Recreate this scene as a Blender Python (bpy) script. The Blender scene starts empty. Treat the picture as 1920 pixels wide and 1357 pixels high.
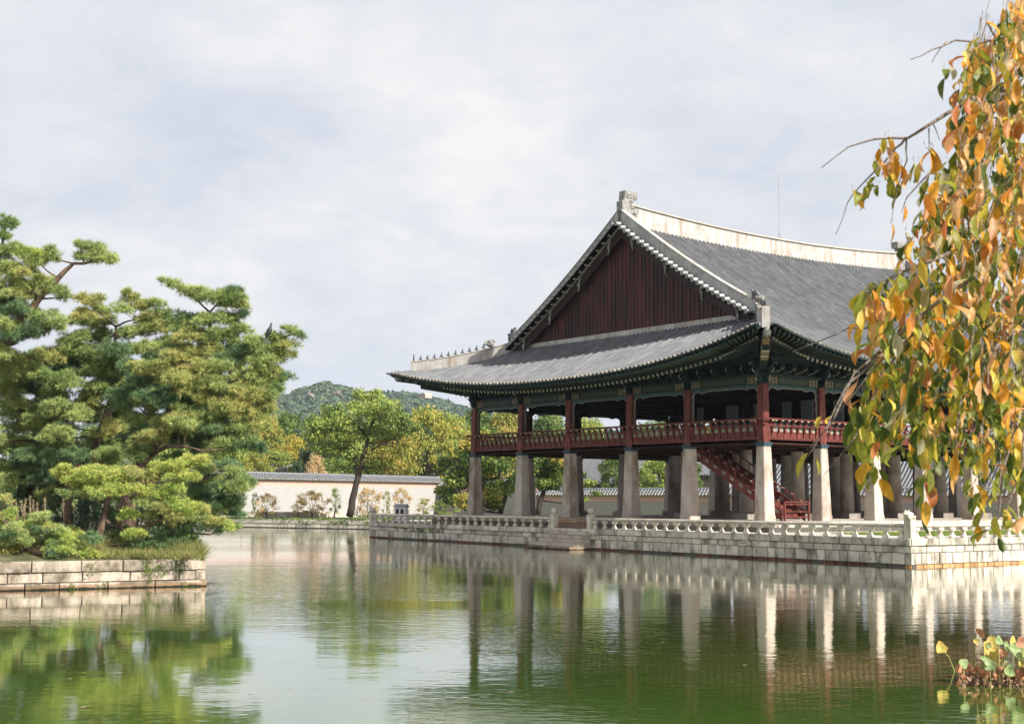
import bpy, math, random
import numpy as np
from mathutils import Vector, Matrix

R = math.radians
sc = bpy.context.scene
COL = sc.collection

# ------------------------------------------------------------------ camera
CAM = Vector((54.1802, -59.2059, 1.1937)); YAW, PITCH, ROLL, FPX = -0.924, 0.1006, 0.004, 2552.18
fw = Vector((math.sin(YAW)*math.cos(PITCH), math.cos(YAW)*math.cos(PITCH), math.sin(PITCH)))
r0 = Vector((math.cos(YAW), -math.sin(YAW), 0)); u0 = r0.cross(fw)
rt = math.cos(ROLL)*r0 + math.sin(ROLL)*u0
up = -math.sin(ROLL)*r0 + math.cos(ROLL)*u0
cd = bpy.data.cameras.new('camera'); cam = bpy.data.objects.new('camera', cd); COL.objects.link(cam)
m = Matrix((rt, up, -fw)).transposed().to_4x4(); m.translation = CAM; cam.matrix_world = m
cd.sensor_width = 36; cd.lens = FPX/1920*36; cd.clip_start = .2; cd.clip_end = 9000
cd.dof.use_dof = True; cd.dof.focus_distance = 75; cd.dof.aperture_fstop = 10
sc.camera = cam

def spot(u, v, D):
    """world point seen at photo pixel (u, v) at depth D metres"""
    u, v, D = float(u), float(v), float(D)
    return CAM + D*(fw + rt*((u-960)/FPX) + up*((678.5-v)/FPX))

# ------------------------------------------------------------------ light, sky, exposure
SUN = Vector((12.2, 2.1, 8.9)).normalized()
sl = bpy.data.lights.new('sun', 'SUN'); so = bpy.data.objects.new('sun', sl); COL.objects.link(so)
sl.energy = 4.5; sl.angle = R(.6); sl.color = (1, .955, .88)
so.rotation_euler = SUN.to_track_quat('Z', 'Y').to_euler()
w = bpy.data.worlds.new('World'); sc.world = w; w.use_nodes = True
nt = w.node_tree; N = nt.nodes; L = nt.links; N.clear()
out = N.new('ShaderNodeOutputWorld'); bg = N.new('ShaderNodeBackground'); L.new(bg.outputs[0], out.inputs[0])
sky = N.new('ShaderNodeTexSky'); sky.sky_type = 'NISHITA'; sky.sun_disc = False
sky.sun_elevation = math.asin(SUN.z); sky.sun_rotation = math.atan2(SUN.x, SUN.y)
tc = N.new('ShaderNodeTexCoord'); sep = N.new('ShaderNodeSeparateXYZ'); L.new(tc.outputs['Generated'], sep.inputs[0])
def wm(op, a, b=None, c=None):
    n = N.new('ShaderNodeMath'); n.operation = op
    for i, x in enumerate((a, b, c)):
        if x is None: continue
        if isinstance(x, (int, float)): n.inputs[i].default_value = x
        else: L.new(x, n.inputs[i])
    return n.outputs[0]
zc = wm('ADD', wm('MAXIMUM', sep.outputs[2], 0.0), .27)
cb = N.new('ShaderNodeCombineXYZ')
L.new(wm('DIVIDE', sep.outputs[0], zc), cb.inputs[0]); L.new(wm('DIVIDE', sep.outputs[1], zc), cb.inputs[1])
def wnoise(scale, detail, rough, dist=0):
    n = N.new('ShaderNodeTexNoise'); n.inputs['Scale'].default_value = scale; n.inputs['Detail'].default_value = detail
    n.inputs['Roughness'].default_value = rough; n.inputs['Distortion'].default_value = dist
    L.new(cb.outputs[0], n.inputs['Vector']); return n.outputs[0]
def wramp(f, *st):
    n = N.new('ShaderNodeValToRGB'); e = n.color_ramp.elements
    while len(e) < len(st): e.new(.5)
    for i, (p, c) in enumerate(st): e[i].position = p; e[i].color = (*c, 1)
    L.new(f, n.inputs[0]); return n.outputs[0]
def wmix(f, a, b, bt='MIX'):
    n = N.new('ShaderNodeMix'); n.data_type = 'RGBA'; n.blend_type = bt
    for s, x in ((n.inputs[0], f), (n.inputs[6], a), (n.inputs[7], b)):
        if isinstance(x, (int, float)): s.default_value = x
        elif isinstance(x, tuple): s.default_value = (*x, 1)
        else: L.new(x, s)
    return n.outputs[2]
SKYS = .075
skb = wmix(1.0, sky.outputs[0], (SKYS, SKYS, SKYS), 'MULTIPLY')
cloud = wramp(wm('ADD', wm('MULTIPLY', wnoise(1.5, 8, .58, .3), .64), wm('MULTIPLY', wnoise(6.0, 7, .62, .4), .36)), (.34, (.545, .595, .69)), (.44, (.64, .67, .735)), (.53, (.715, .73, .765)), (.64, (.825, .825, .825)))
cover = wramp(wnoise(.75, 6, .58, .2), (.24, (0, 0, 0)), (.40, (1, 1, 1)))
hor = wramp(sep.outputs[2], (0.0, (.25, .25, .25)), (.14, (1, 1, 1)))
cloud2 = wmix(hor, (.585, .64, .735), cloud)
fin = wmix(wm('MULTIPLY_ADD', cover, .22, .76), skb, cloud2)
L.new(fin, bg.inputs[0]); bg.inputs[1].default_value = .60
sc.view_settings.view_transform = 'Standard'; sc.view_settings.look = 'None'
sc.view_settings.exposure = 0.93; sc.view_settings.gamma = 1; sc.view_settings.use_curve_mapping = False
sc.cycles.max_bounces = 7; sc.cycles.diffuse_bounces = 3; sc.cycles.glossy_bounces = 3
sc.cycles.transmission_bounces = 3; sc.cycles.transparent_max_bounces = 4; sc.cycles.volume_bounces = 0
sc.cycles.use_denoising = True; sc.cycles.sample_clamp_indirect = 4

WATER = -1.89

# ------------------------------------------------------------------ materials
def mat(name, cols, scale=3.0, rough=.8, bump=0., bscale=None, rand=0., island=0., transl=0., stretch=(1, 1, 1),
        spec=.3, detail=5, stops=None, stain=None, world=False, brick=None, hue=0., metal=0., wet=None):
    """procedural material: ramp over noise in object space, value scatter per object / per island, bump, stains"""
    M = bpy.data.materials.new(name); M.use_nodes = True
    t = M.node_tree; n = t.nodes; l = t.links; n.clear()
    o = n.new('ShaderNodeOutputMaterial'); p = n.new('ShaderNodeBsdfPrincipled')
    p.inputs['Roughness'].default_value = rough; p.inputs['Specular IOR Level'].default_value = spec
    p.inputs['Metallic'].default_value = metal
    tc = n.new('ShaderNodeTexCoord'); mp = n.new('ShaderNodeMapping'); mp.inputs['Scale'].default_value = stretch
    if world:
        g = n.new('ShaderNodeNewGeometry'); l.new(g.outputs['Position'], mp.inputs[0])
    else: l.new(tc.outputs['Object'], mp.inputs[0])
    oi = n.new('ShaderNodeObjectInfo')
    if not world:
        ad = n.new('ShaderNodeVectorMath'); ad.operation = 'MULTIPLY_ADD'
        l.new(mp.outputs[0], ad.inputs[0]); ad.inputs[1].default_value = (1, 1, 1)
        sc3 = n.new('ShaderNodeVectorMath'); sc3.operation = 'SCALE'; sc3.inputs[0].default_value = (37, 53, 71)
        l.new(oi.outputs['Random'], sc3.inputs['Scale']); l.new(sc3.outputs[0], ad.inputs[2]); vec = ad.outputs[0]
    else: vec = mp.outputs[0]
    nz = n.new('ShaderNodeTexNoise'); nz.inputs['Scale'].default_value = scale; nz.inputs['Detail'].default_value = detail
    nz.inputs['Roughness'].default_value = .6; l.new(vec, nz.inputs['Vector'])
    rp = n.new('ShaderNodeValToRGB'); e = rp.color_ramp.elements
    while len(e) < len(cols): e.new(.5)
    stops = stops or [ .32 + .36*i/max(1, len(cols)-1) for i in range(len(cols))]
    for i, c in enumerate(cols): e[i].position = stops[i]; e[i].color = (*c, 1)
    fac = nz.outputs[0]
    if island:
        g2 = n.new('ShaderNodeNewGeometry'); mm = n.new('ShaderNodeMath'); mm.operation = 'MULTIPLY_ADD'
        l.new(g2.outputs['Random Per Island'], mm.inputs[0]); mm.inputs[1].default_value = island
        a2 = n.new('ShaderNodeMath'); a2.operation = 'SUBTRACT'; l.new(fac, a2.inputs[0]); a2.inputs[1].default_value = island/2
        l.new(a2.outputs[0], mm.inputs[2]); fac = mm.outputs[0]
    l.new(fac, rp.inputs[0]); c = rp.outputs[0]
    def mixc(f, a, b, bt):
        q = n.new('ShaderNodeMix'); q.data_type = 'RGBA'; q.blend_type = bt
        for s, x in ((q.inputs[0], f), (q.inputs[6], a), (q.inputs[7], b)):
            if isinstance(x, (int, float)): s.default_value = x
            elif isinstance(x, tuple): s.default_value = (*x, 1)
            else: l.new(x, s)
        return q.outputs[2]
    if stain:
        n2 = n.new('ShaderNodeTexNoise'); n2.inputs['Scale'].default_value = stain[1]; n2.inputs['Detail'].default_value = 6
        n2.inputs['Roughness'].default_value = .65
        mp2 = n.new('ShaderNodeMapping'); mp2.inputs['Scale'].default_value = stain[2] if len(stain) > 2 else (1, 1, .35)
        l.new(vec, mp2.inputs[0]); l.new(mp2.outputs[0], n2.inputs['Vector'])
        r2 = n.new('ShaderNodeValToRGB'); lo = stain[3] if len(stain) > 3 else .5
        r2.color_ramp.elements[0].position = lo; r2.color_ramp.elements[1].position = lo+.16
        r2.color_ramp.elements[1].color = (.85, .85, .85, 1)
        l.new(n2.outputs[0], r2.inputs[0]); c = mixc(r2.outputs[0], c, stain[0], 'MIX')
    if brick:
        b = n.new('ShaderNodeTexBrick'); b.inputs['Scale'].default_value = 1
        b.inputs['Brick Width'].default_value = brick[0]; b.inputs['Row Height'].default_value = brick[1]
        b.inputs['Mortar Size'].default_value = brick[2]; b.inputs['Color1'].default_value = (*brick[3], 1)
        b.inputs['Color2'].default_value = (*brick[4], 1); b.inputs['Mortar'].default_value = (*brick[5], 1)
        sx = n.new('ShaderNodeSeparateXYZ'); l.new(tc.outputs['Object'], sx.inputs[0])
        cx = n.new('ShaderNodeCombineXYZ'); l.new(sx.outputs[0], cx.inputs[0]); l.new(sx.outputs[2], cx.inputs[1])
        l.new(cx.outputs[0], b.inputs['Vector']); c = mixc(.85, c, b.outputs[0], 'MIX')
    if wet:
        g3 = n.new('ShaderNodeNewGeometry'); s3 = n.new('ShaderNodeSeparateXYZ'); l.new(g3.outputs['Position'], s3.inputs[0])
        m3 = n.new('ShaderNodeMath'); m3.operation = 'MULTIPLY_ADD'; l.new(nz.outputs[0], m3.inputs[0]); m3.inputs[1].default_value = .16
        l.new(s3.outputs[2], m3.inputs[2])
        r3 = n.new('ShaderNodeMapRange'); r3.inputs[1].default_value = -1.62; r3.inputs[2].default_value = -1.74; l.new(m3.outputs[0], r3.inputs[0])
        c = mixc(r3.outputs[0], c, wet, 'MIX')
        r4 = n.new('ShaderNodeMapRange'); r4.inputs[1].default_value = -1.755; r4.inputs[2].default_value = -1.775; l.new(m3.outputs[0], r4.inputs[0])
        c = mixc(r4.outputs[0], c, (.012, .012, .008), 'MIX')
    if rand or hue:
        h = n.new('ShaderNodeHueSaturation'); mr = n.new('ShaderNodeMapRange')
        l.new(oi.outputs['Random'], mr.inputs[0]); mr.inputs[3].default_value = 1-rand; mr.inputs[4].default_value = 1+rand
        l.new(mr.outputs[0], h.inputs['Value'])
        if hue:
            m2 = n.new('ShaderNodeMapRange'); wn = n.new('ShaderNodeMath'); wn.operation = 'FRACT'
            w7 = n.new('ShaderNodeMath'); w7.operation = 'MULTIPLY'; w7.inputs[1].default_value = 7.3
            l.new(oi.outputs['Random'], w7.inputs[0]); l.new(w7.outputs[0], wn.inputs[0]); l.new(wn.outputs[0], m2.inputs[0])
            m2.inputs[3].default_value = .5-hue; m2.inputs[4].default_value = .5+hue; l.new(m2.outputs[0], h.inputs['Hue'])
        l.new(c, h.inputs['Color']); c = h.outputs[0]
    l.new(c, p.inputs['Base Color'])
    if bump:
        bn = n.new('ShaderNodeTexNoise'); bn.inputs['Scale'].default_value = bscale or scale*4; bn.inputs['Detail'].default_value = 5
        l.new(vec, bn.inputs['Vector']); bb = n.new('ShaderNodeBump'); bb.inputs['Strength'].default_value = bump
        bb.inputs['Distance'].default_value = .05; l.new(bn.outputs[0], bb.inputs['Height']); l.new(bb.outputs[0], p.inputs['Normal'])
    sh = p.outputs[0]
    if transl:
        tr = n.new('ShaderNodeBsdfTranslucent'); l.new(c, tr.inputs[0]); ms = n.new('ShaderNodeMixShader')
        ms.inputs[0].default_value = transl; l.new(sh, ms.inputs[1]); l.new(tr.outputs[0], ms.inputs[2]); sh = ms.outputs[0]
    l.new(sh, o.inputs[0]); return M

M = {}
M['granite'] = mat('granite', [(.40, .34, .27), (.52, .46, .38), (.60, .54, .46)], 1.6, .85, .35, 30, rand=.1, stain=((.22, .19, .155), 1.1, (1.3, 1.3, .3), .55))
M['pillar'] = mat('pillar_granite', [(.33, .27, .22), (.42, .36, .31), (.48, .43, .38)], .9, .85, .25, 30, rand=.08, stain=((.19, .135, .085), .7, (1, 1, .45), .51))
M['block'] = mat('block_granite', [(.36, .315, .255), (.49, .44, .37), (.58, .53, .46)], 1.5, .9, .5, 18, rand=.24, stain=((.10, .08, .055), 1.4, (1, 1, .5), .50))
M['blockd'] = mat('old_block_granite', [(.24, .19, .14), (.36, .30, .24), (.44, .38, .31)], 2.2, .9, .6, 12, rand=.22, stain=((.07, .055, .035), 1.1, (1, 1, .8), .47), wet=(.17, .105, .06))
M['mortar'] = mat('joint_mortar', [(.07, .065, .05), (.12, .11, .09)], 4, .95)  # dark mortar of the joints and wall cores
M['rust'] = mat('rusty_brick', [(.03, .02, .015), (.20, .075, .03), (.42, .20, .08)], 3, .9, .3, rand=.3)
M['rustd'] = mat('dull_rusty_brick', [(.05, .03, .02), (.12, .05, .035), (.19, .08, .05)], 3, .9, .3, rand=.3)
M['rust'] = mat('orange_rust_brick', [(.25, .11, .045), (.42, .22, .10), (.52, .30, .14)], 3, .9, .3, rand=.3)
M['tile'] = mat('roof_tile', [(.085, .089, .096), (.125, .128, .135), (.18, .18, .18)], .9, .62, .2, 30, rand=.07, spec=.4)
M['tilel'] = mat('pale_edge_tile', [(.26, .265, .27), (.36, .365, .37), (.44, .44, .44)], 3, .6, .2, 30, rand=.12)
M['bed'] = mat('roof_pan_tile', [(.045, .048, .05), (.08, .08, .085)], 2.5, .7, .3, 20)
M['disc'] = mat('eave_end_tile', [(.11, .10, .085), (.22, .19, .15), (.30, .27, .22)], 5, .75, .4, 30, rand=.25)
M['plaster'] = mat('ridge_plaster', [(.30, .275, .245), (.40, .375, .345), (.46, .44, .41)], 1.2, .85, .15, 20, stain=((.26, .20, .15), 2.0, (1.2, 1.2, .12), .50))
M['plasterg'] = mat('grey_ridge_plaster', [(.26, .26, .24), (.36, .36, .34), (.46, .45, .43)], 1.5, .85, .2, 20, stain=((.16, .15, .13), 2, (2, 2, .3), .55))
M['cap'] = mat('ridge_cap', [(.36, .31, .26), (.46, .41, .36)], 2, .8, .2, 20)
M['black'] = mat('dark_clay', [(.035, .035, .037), (.10, .10, .10), (.20, .20, .19)], 5, .6, .5, 14)
M['clay'] = mat('grey_clay', [(.12, .12, .11), (.25, .24, .22), (.36, .34, .31)], 6, .75, .5, 18)
M['red'] = mat('red_timber', [(.06, .013, .010), (.12, .026, .019), (.20, .05, .036)], 2.2, .6, .15, 14, rand=.08, stretch=(3, 3, .5))
M['pillar_shaded'] = mat('shaded_pillar_granite', [(.20, .165, .135), (.27, .235, .205), (.33, .295, .26)], .9, .9, .35, 22, rand=.1, stain=((.11, .08, .055), .7, (1, 1, .45), .5))  # pillar granite darkened to carry the shade under the pavilion floor
M['redd'] = mat('gable_plank_red', [(.010, .007, .007), (.042, .012, .010), (.10, .021, .016)], 1.4, .65, .3, 20, rand=.3, stretch=(3, 3, .22), stain=((.02, .018, .02), 2.2, (3, 3, .12), .55))
M['barge'] = mat('bargeboard_red', [(.022, .012, .011), (.045, .017, .015)], 2, .65, .2, 14)
M['green'] = mat('dancheong_green', [(.004, .011, .010), (.008, .020, .018), (.015, .034, .03)], 5, .7, .1, 20)
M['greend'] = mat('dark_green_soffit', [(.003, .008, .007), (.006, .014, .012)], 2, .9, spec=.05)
M['olive'] = mat('lintel_olive', [(.018, .028, .018), (.036, .046, .028), (.055, .062, .038)], 6, .6, .1, 20)
M['teal'] = mat('fret_teal', [(.012, .035, .038), (.03, .07, .072), (.10, .15, .135)], 14, .6)
M['cream'] = mat('cream_paint', [(.30, .26, .19), (.44, .39, .29)], 9, .6)
M['gold'] = mat('corner_ochre', [(.17, .09, .04), (.20, .14, .07), (.03, .05, .04)], 9, .6, .2)
M['goldb'] = mat('beam_ochre_paint', [(.16, .09, .04), (.26, .17, .09), (.10, .10, .06)], 9, .6)
M['navy'] = mat('navy_band', [(.015, .03, .045), (.03, .06, .075)], 9, .6)
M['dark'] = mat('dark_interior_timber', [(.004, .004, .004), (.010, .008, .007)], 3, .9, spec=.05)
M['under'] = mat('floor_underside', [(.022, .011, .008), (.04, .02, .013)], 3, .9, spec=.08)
M['panelw'] = mat('pale_door_panel', [(.16, .18, .18), (.24, .26, .26)], 3, .7)
M['lattice'] = mat('railing_inset', [(.22, .19, .15), (.30, .27, .21)], 5, .7)
M['paving'] = mat('pale_paving', [(.40, .37, .33), (.52, .49, .44)], 1.2, .9, .3, 12)
M['lawn'] = mat('lawn', [(.07, .12, .02), (.14, .20, .04), (.24, .28, .08)], .8, .95, .6, 40)
M['soil'] = mat('island_soil', [(.05, .055, .02), (.10, .10, .045), (.17, .15, .08)], 1.5, .95, .8, 12)
M['ground'] = mat('ground_cover', [(.04, .065, .018), (.08, .10, .035), (.14, .15, .06)], .3, .95, .5, 4)
M['bark'] = mat('pine_bark', [(.045, .03, .022), (.10, .065, .045), (.20, .13, .09)], 6, .9, .8, 18, stretch=(1, 1, .4))
M['barkd'] = mat('dark_bark', [(.03, .022, .017), (.07, .052, .04)], 6, .9, .6, 18)
M['twig'] = mat('cherry_bark', [(.10, .07, .055), (.22, .17, .14), (.32, .27, .24)], 20, .7, .4, 60)
def leafm(name, cols, scale=.5, isl=.5, tr=.3, **k):
    return mat(name, cols, scale, .55, 0, island=isl, transl=tr, spec=.35, **k)
M['needle'] = leafm('pine_needle', [(.09, .16, .05), (.20, .31, .085), (.36, .45, .14), (.54, .56, .20)], .55, .6, .2)
M['needle2'] = leafm('bright_pine_needle', [(.13, .24, .045), (.28, .42, .075), (.47, .57, .13), (.66, .58, .17)], .6, .6, .2)
M['needle3'] = leafm('dark_pine_needle', [(.05, .10, .045), (.11, .19, .08), (.22, .32, .13)], .5, .6, .15)
M['needle4'] = leafm('ochre_pine_needle', [(.11, .17, .05), (.25, .33, .09), (.44, .47, .14), (.62, .52, .18)], .8, .6, .2)
LV = {
 'green': [(.045, .085, .022), (.10, .16, .035), (.18, .25, .055), (.27, .33, .08)],
 'lime': [(.11, .18, .035), (.22, .31, .06), (.35, .42, .09), (.48, .48, .13)],
 'yellow': [(.22, .22, .035), (.44, .38, .06), (.62, .50, .09)],
 'orange': [(.13, .17, .035), (.27, .29, .055), (.42, .37, .08), (.52, .36, .10)],
 'dark': [(.025, .06, .025), (.05, .10, .04), (.09, .14, .05)],
 'blue': [(.04, .085, .05), (.07, .13, .07), (.12, .19, .09)],
 'russet_lit': [(.55, .40, .16), (.78, .50, .26), (.85, .64, .38), (.55, .52, .20)],  # russet lightened to paint in sun for shrubs under the central tree's shadow
 'gold': [(.13, .18, .035), (.27, .32, .055), (.42, .41, .08), (.50, .38, .09)],
 'russet': [(.40, .30, .12), (.64, .40, .22), (.74, .54, .33), (.46, .46, .18)],
}
for k_, v_ in LV.items(): M['leaf_'+k_] = leafm('leaf_'+k_, v_, .55, .34, .35, rand=.08)
M['hillwood_hazed'] = mat('hazed_hill_wood', [(.03, .062, .04), (.055, .10, .058), (.11, .15, .075)], .02, .8, island=.6, world=True)  # leaf colour shifted bluish to stand in for distance haze
M['hill'] = mat('hill_ground', [(.03, .05, .025), (.05, .075, .035)], .01, .9, world=True)
M['rock'] = mat('hill_rock', [(.14, .12, .10), (.24, .20, .17)], .1, .9)
M['white'] = mat('white_paint', [(.62, .62, .60), (.72, .72, .70)], 3, .6)
M['wood'] = mat('orange_wood', [(.24, .13, .06), (.36, .20, .10)], 8, .7)
M['window'] = mat('dark_window', [(.01, .01, .012), (.02, .02, .02)], 3, .3)
M['wallstone'] = mat('palace_wall_stone', [(.32, .30, .28), (.40, .38, .355)], .6, .9, .1, 8,
                     brick=(.42, .26, .035, (.29, .275, .265), (.345, .33, .318), (.45, .435, .42)))
M['wallshade'] = mat('palace_wall_shaded_grey_stone', [(.38, .36, .32), (.48, .45, .41)], .6, .9, .1, 8,
                     brick=(.38, .25, .05, (.22, .205, .185), (.29, .27, .245), (.42, .39, .35)))  # grey wall stone, darkened further for the wall runs in shade
M['wallred'] = mat('palace_wall_brick', [(.50, .28, .22), (.58, .34, .28)], 2, .9, .1, 8,
                   brick=(.24, .09, .02, (.50, .25, .19), (.56, .31, .24), (.62, .44, .38)))
M['farroof'] = mat('far_roof_tile', [(.14, .145, .16), (.22, .225, .24)], 2, .6, rand=.05)
M['farwall'] = mat('far_wall', [(.26, .22, .18), (.34, .30, .26)], 2, .8)
M['feather'] = mat('black_feather', [(.015, .016, .018), (.04, .042, .045)], 20, .5)
M['reed'] = mat('dry_reed', [(.35, .27, .16), (.50, .40, .26)], 3, .8, island=.5, transl=.3)
M['grass'] = mat('bank_grass', [(.09, .13, .03), (.20, .22, .06), (.36, .31, .12)], .8, .8, island=.6, transl=.3)
M['lotusg'] = mat('lotus_green', [(.12, .18, .05), (.25, .33, .13), (.38, .42, .22)], 9, .5, .2, transl=.25, rand=.12)
M['lotusy'] = mat('lotus_yellow', [(.30, .28, .05), (.58, .46, .12), (.42, .19, .06)], 11, .5, .2, transl=.3, rand=.15)
M['lotusb'] = mat('lotus_brown', [(.20, .08, .04), (.40, .18, .09), (.50, .30, .18)], 8, .6, .3, transl=.2, rand=.2)
M['stemg'] = mat('lotus_stem', [(.25, .25, .07), (.40, .34, .12)], 5, .6)
M['debris'] = mat('dead_leaf_debris', [(.10, .05, .035), (.28, .15, .09), (.42, .28, .18)], 6, .9, island=.6)
CH = {'o': [(.62, .22, .015), (.80, .36, .04), (.88, .50, .12)], 'p': [(.62, .27, .09), (.78, .42, .18), (.80, .55, .30)],
      'y': [(.48, .38, .03), (.66, .52, .07), (.72, .46, .06)], 'g': [(.13, .16, .015), (.26, .27, .03), (.44, .37, .05)],
      'd': [(.05, .08, .014), (.10, .135, .022), (.19, .20, .04)], 'r': [(.42, .11, .03), (.58, .20, .06), (.66, .34, .12)],
      'w': [(.46, .42, .24), (.56, .52, .34), (.50, .40, .20)]}
for k_, v_ in CH.items(): M['ch_'+k_] = mat('cherry_leaf_'+{'o':'orange','p':'peach','y':'yellow','g':'olive','d':'green','r':'red','w':'pale'}[k_], v_, 14, .42, .15, 60, rand=.2, transl=.5, spec=.5, hue=.012, stain=((.20, .10, .03), 30, (1, 1, 1), .66))

# water
def water_mat():
    W = bpy.data.materials.new('pond_water'); W.use_nodes = True
    t = W.node_tree; n = t.nodes; l = t.links; n.clear()
    o = n.new('ShaderNodeOutputMaterial')
    g = n.new('ShaderNodeNewGeometry')
    def noise(scale, detail, st, dist=0.):
        mp = n.new('ShaderNodeMapping'); mp.inputs['Rotation'].default_value = (0, 0, -YAW); mp.vector_type = 'TEXTURE'
        l.new(g.outputs['Position'], mp.inputs[0])
        m2 = n.new('ShaderNodeMapping'); m2.inputs['Scale'].default_value = st; l.new(mp.outputs[0], m2.inputs[0])
        z = n.new('ShaderNodeTexNoise'); z.inputs['Scale'].default_value = scale; z.inputs['Detail'].default_value = detail
        z.inputs['Distortion'].default_value = dist; l.new(m2.outputs[0], z.inputs['Vector']); return z.outputs[0]
    def math_(op, a, b=None, c=None):
        q = n.new('ShaderNodeMath'); q.operation = op
        for i, x in enumerate((a, b, c)):
            if x is None: continue
            if isinstance(x, (int, float)): q.inputs[i].default_value = x
            else: l.new(x, q.inputs[i])
        return q.outputs[0]
    patch = noise(.055, 3, (1, 1.5, 1), .4)
    pr = n.new('ShaderNodeMapRange'); pr.inputs[1].default_value = .43; pr.inputs[2].default_value = .62
    pr.inputs[3].default_value = .26; pr.inputs[4].default_value = 1.25; pr.interpolation_type = 'SMOOTHSTEP'; l.new(patch, pr.inputs[0])
    fine = noise(5.5, 2, (.55, 1, 1)); mid = noise(1.6, 2, (.55, 1, 1)); big = noise(.35, 1, (.7, 1, 1))
    h = math_('ADD', math_('MULTIPLY', math_('MULTIPLY', fine, pr.outputs[0]), .0045), math_('MULTIPLY', math_('MULTIPLY', mid, math_('MULTIPLY_ADD', pr.outputs[0], .8, .2)), .0055))
    h = math_('ADD', h, math_('MULTIPLY', big, .006))
    b = n.new('ShaderNodeBump'); b.inputs['Strength'].default_value = 1; b.inputs['Distance'].default_value = 1.0; l.new(h, b.inputs['Height'])
    df = n.new('ShaderNodeBsdfDiffuse'); 
    mur = n.new('ShaderNodeMix'); mur.data_type = 'RGBA'; mur.inputs[6].default_value = (.044, .095, .010, 1); mur.inputs[7].default_value = (.066, .115, .016, 1)
    l.new(noise(.08, 4, (1, 1, 1)), mur.inputs[0]); l.new(mur.outputs[2], df.inputs[0])
    gl = n.new('ShaderNodeBsdfGlossy'); gl.inputs['Roughness'].default_value = .05; gl.inputs[0].default_value = (1, 1, .98, 1)
    l.new(b.outputs[0], gl.inputs['Normal'])
    fr = n.new('ShaderNodeFresnel'); fr.inputs[0].default_value = 1.45; l.new(b.outputs[0], fr.inputs[1])
    ms = n.new('ShaderNodeMixShader'); l.new(math_('MINIMUM', math_('MULTIPLY_ADD', fr.outputs[0], 1.42, .02), .96), ms.inputs[0])
    l.new(df.outputs[0], ms.inputs[1]); l.new(gl.outputs[0], ms.inputs[2]); l.new(ms.outputs[0], o.inputs[0])
    return W
M['water'] = water_mat()

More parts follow.
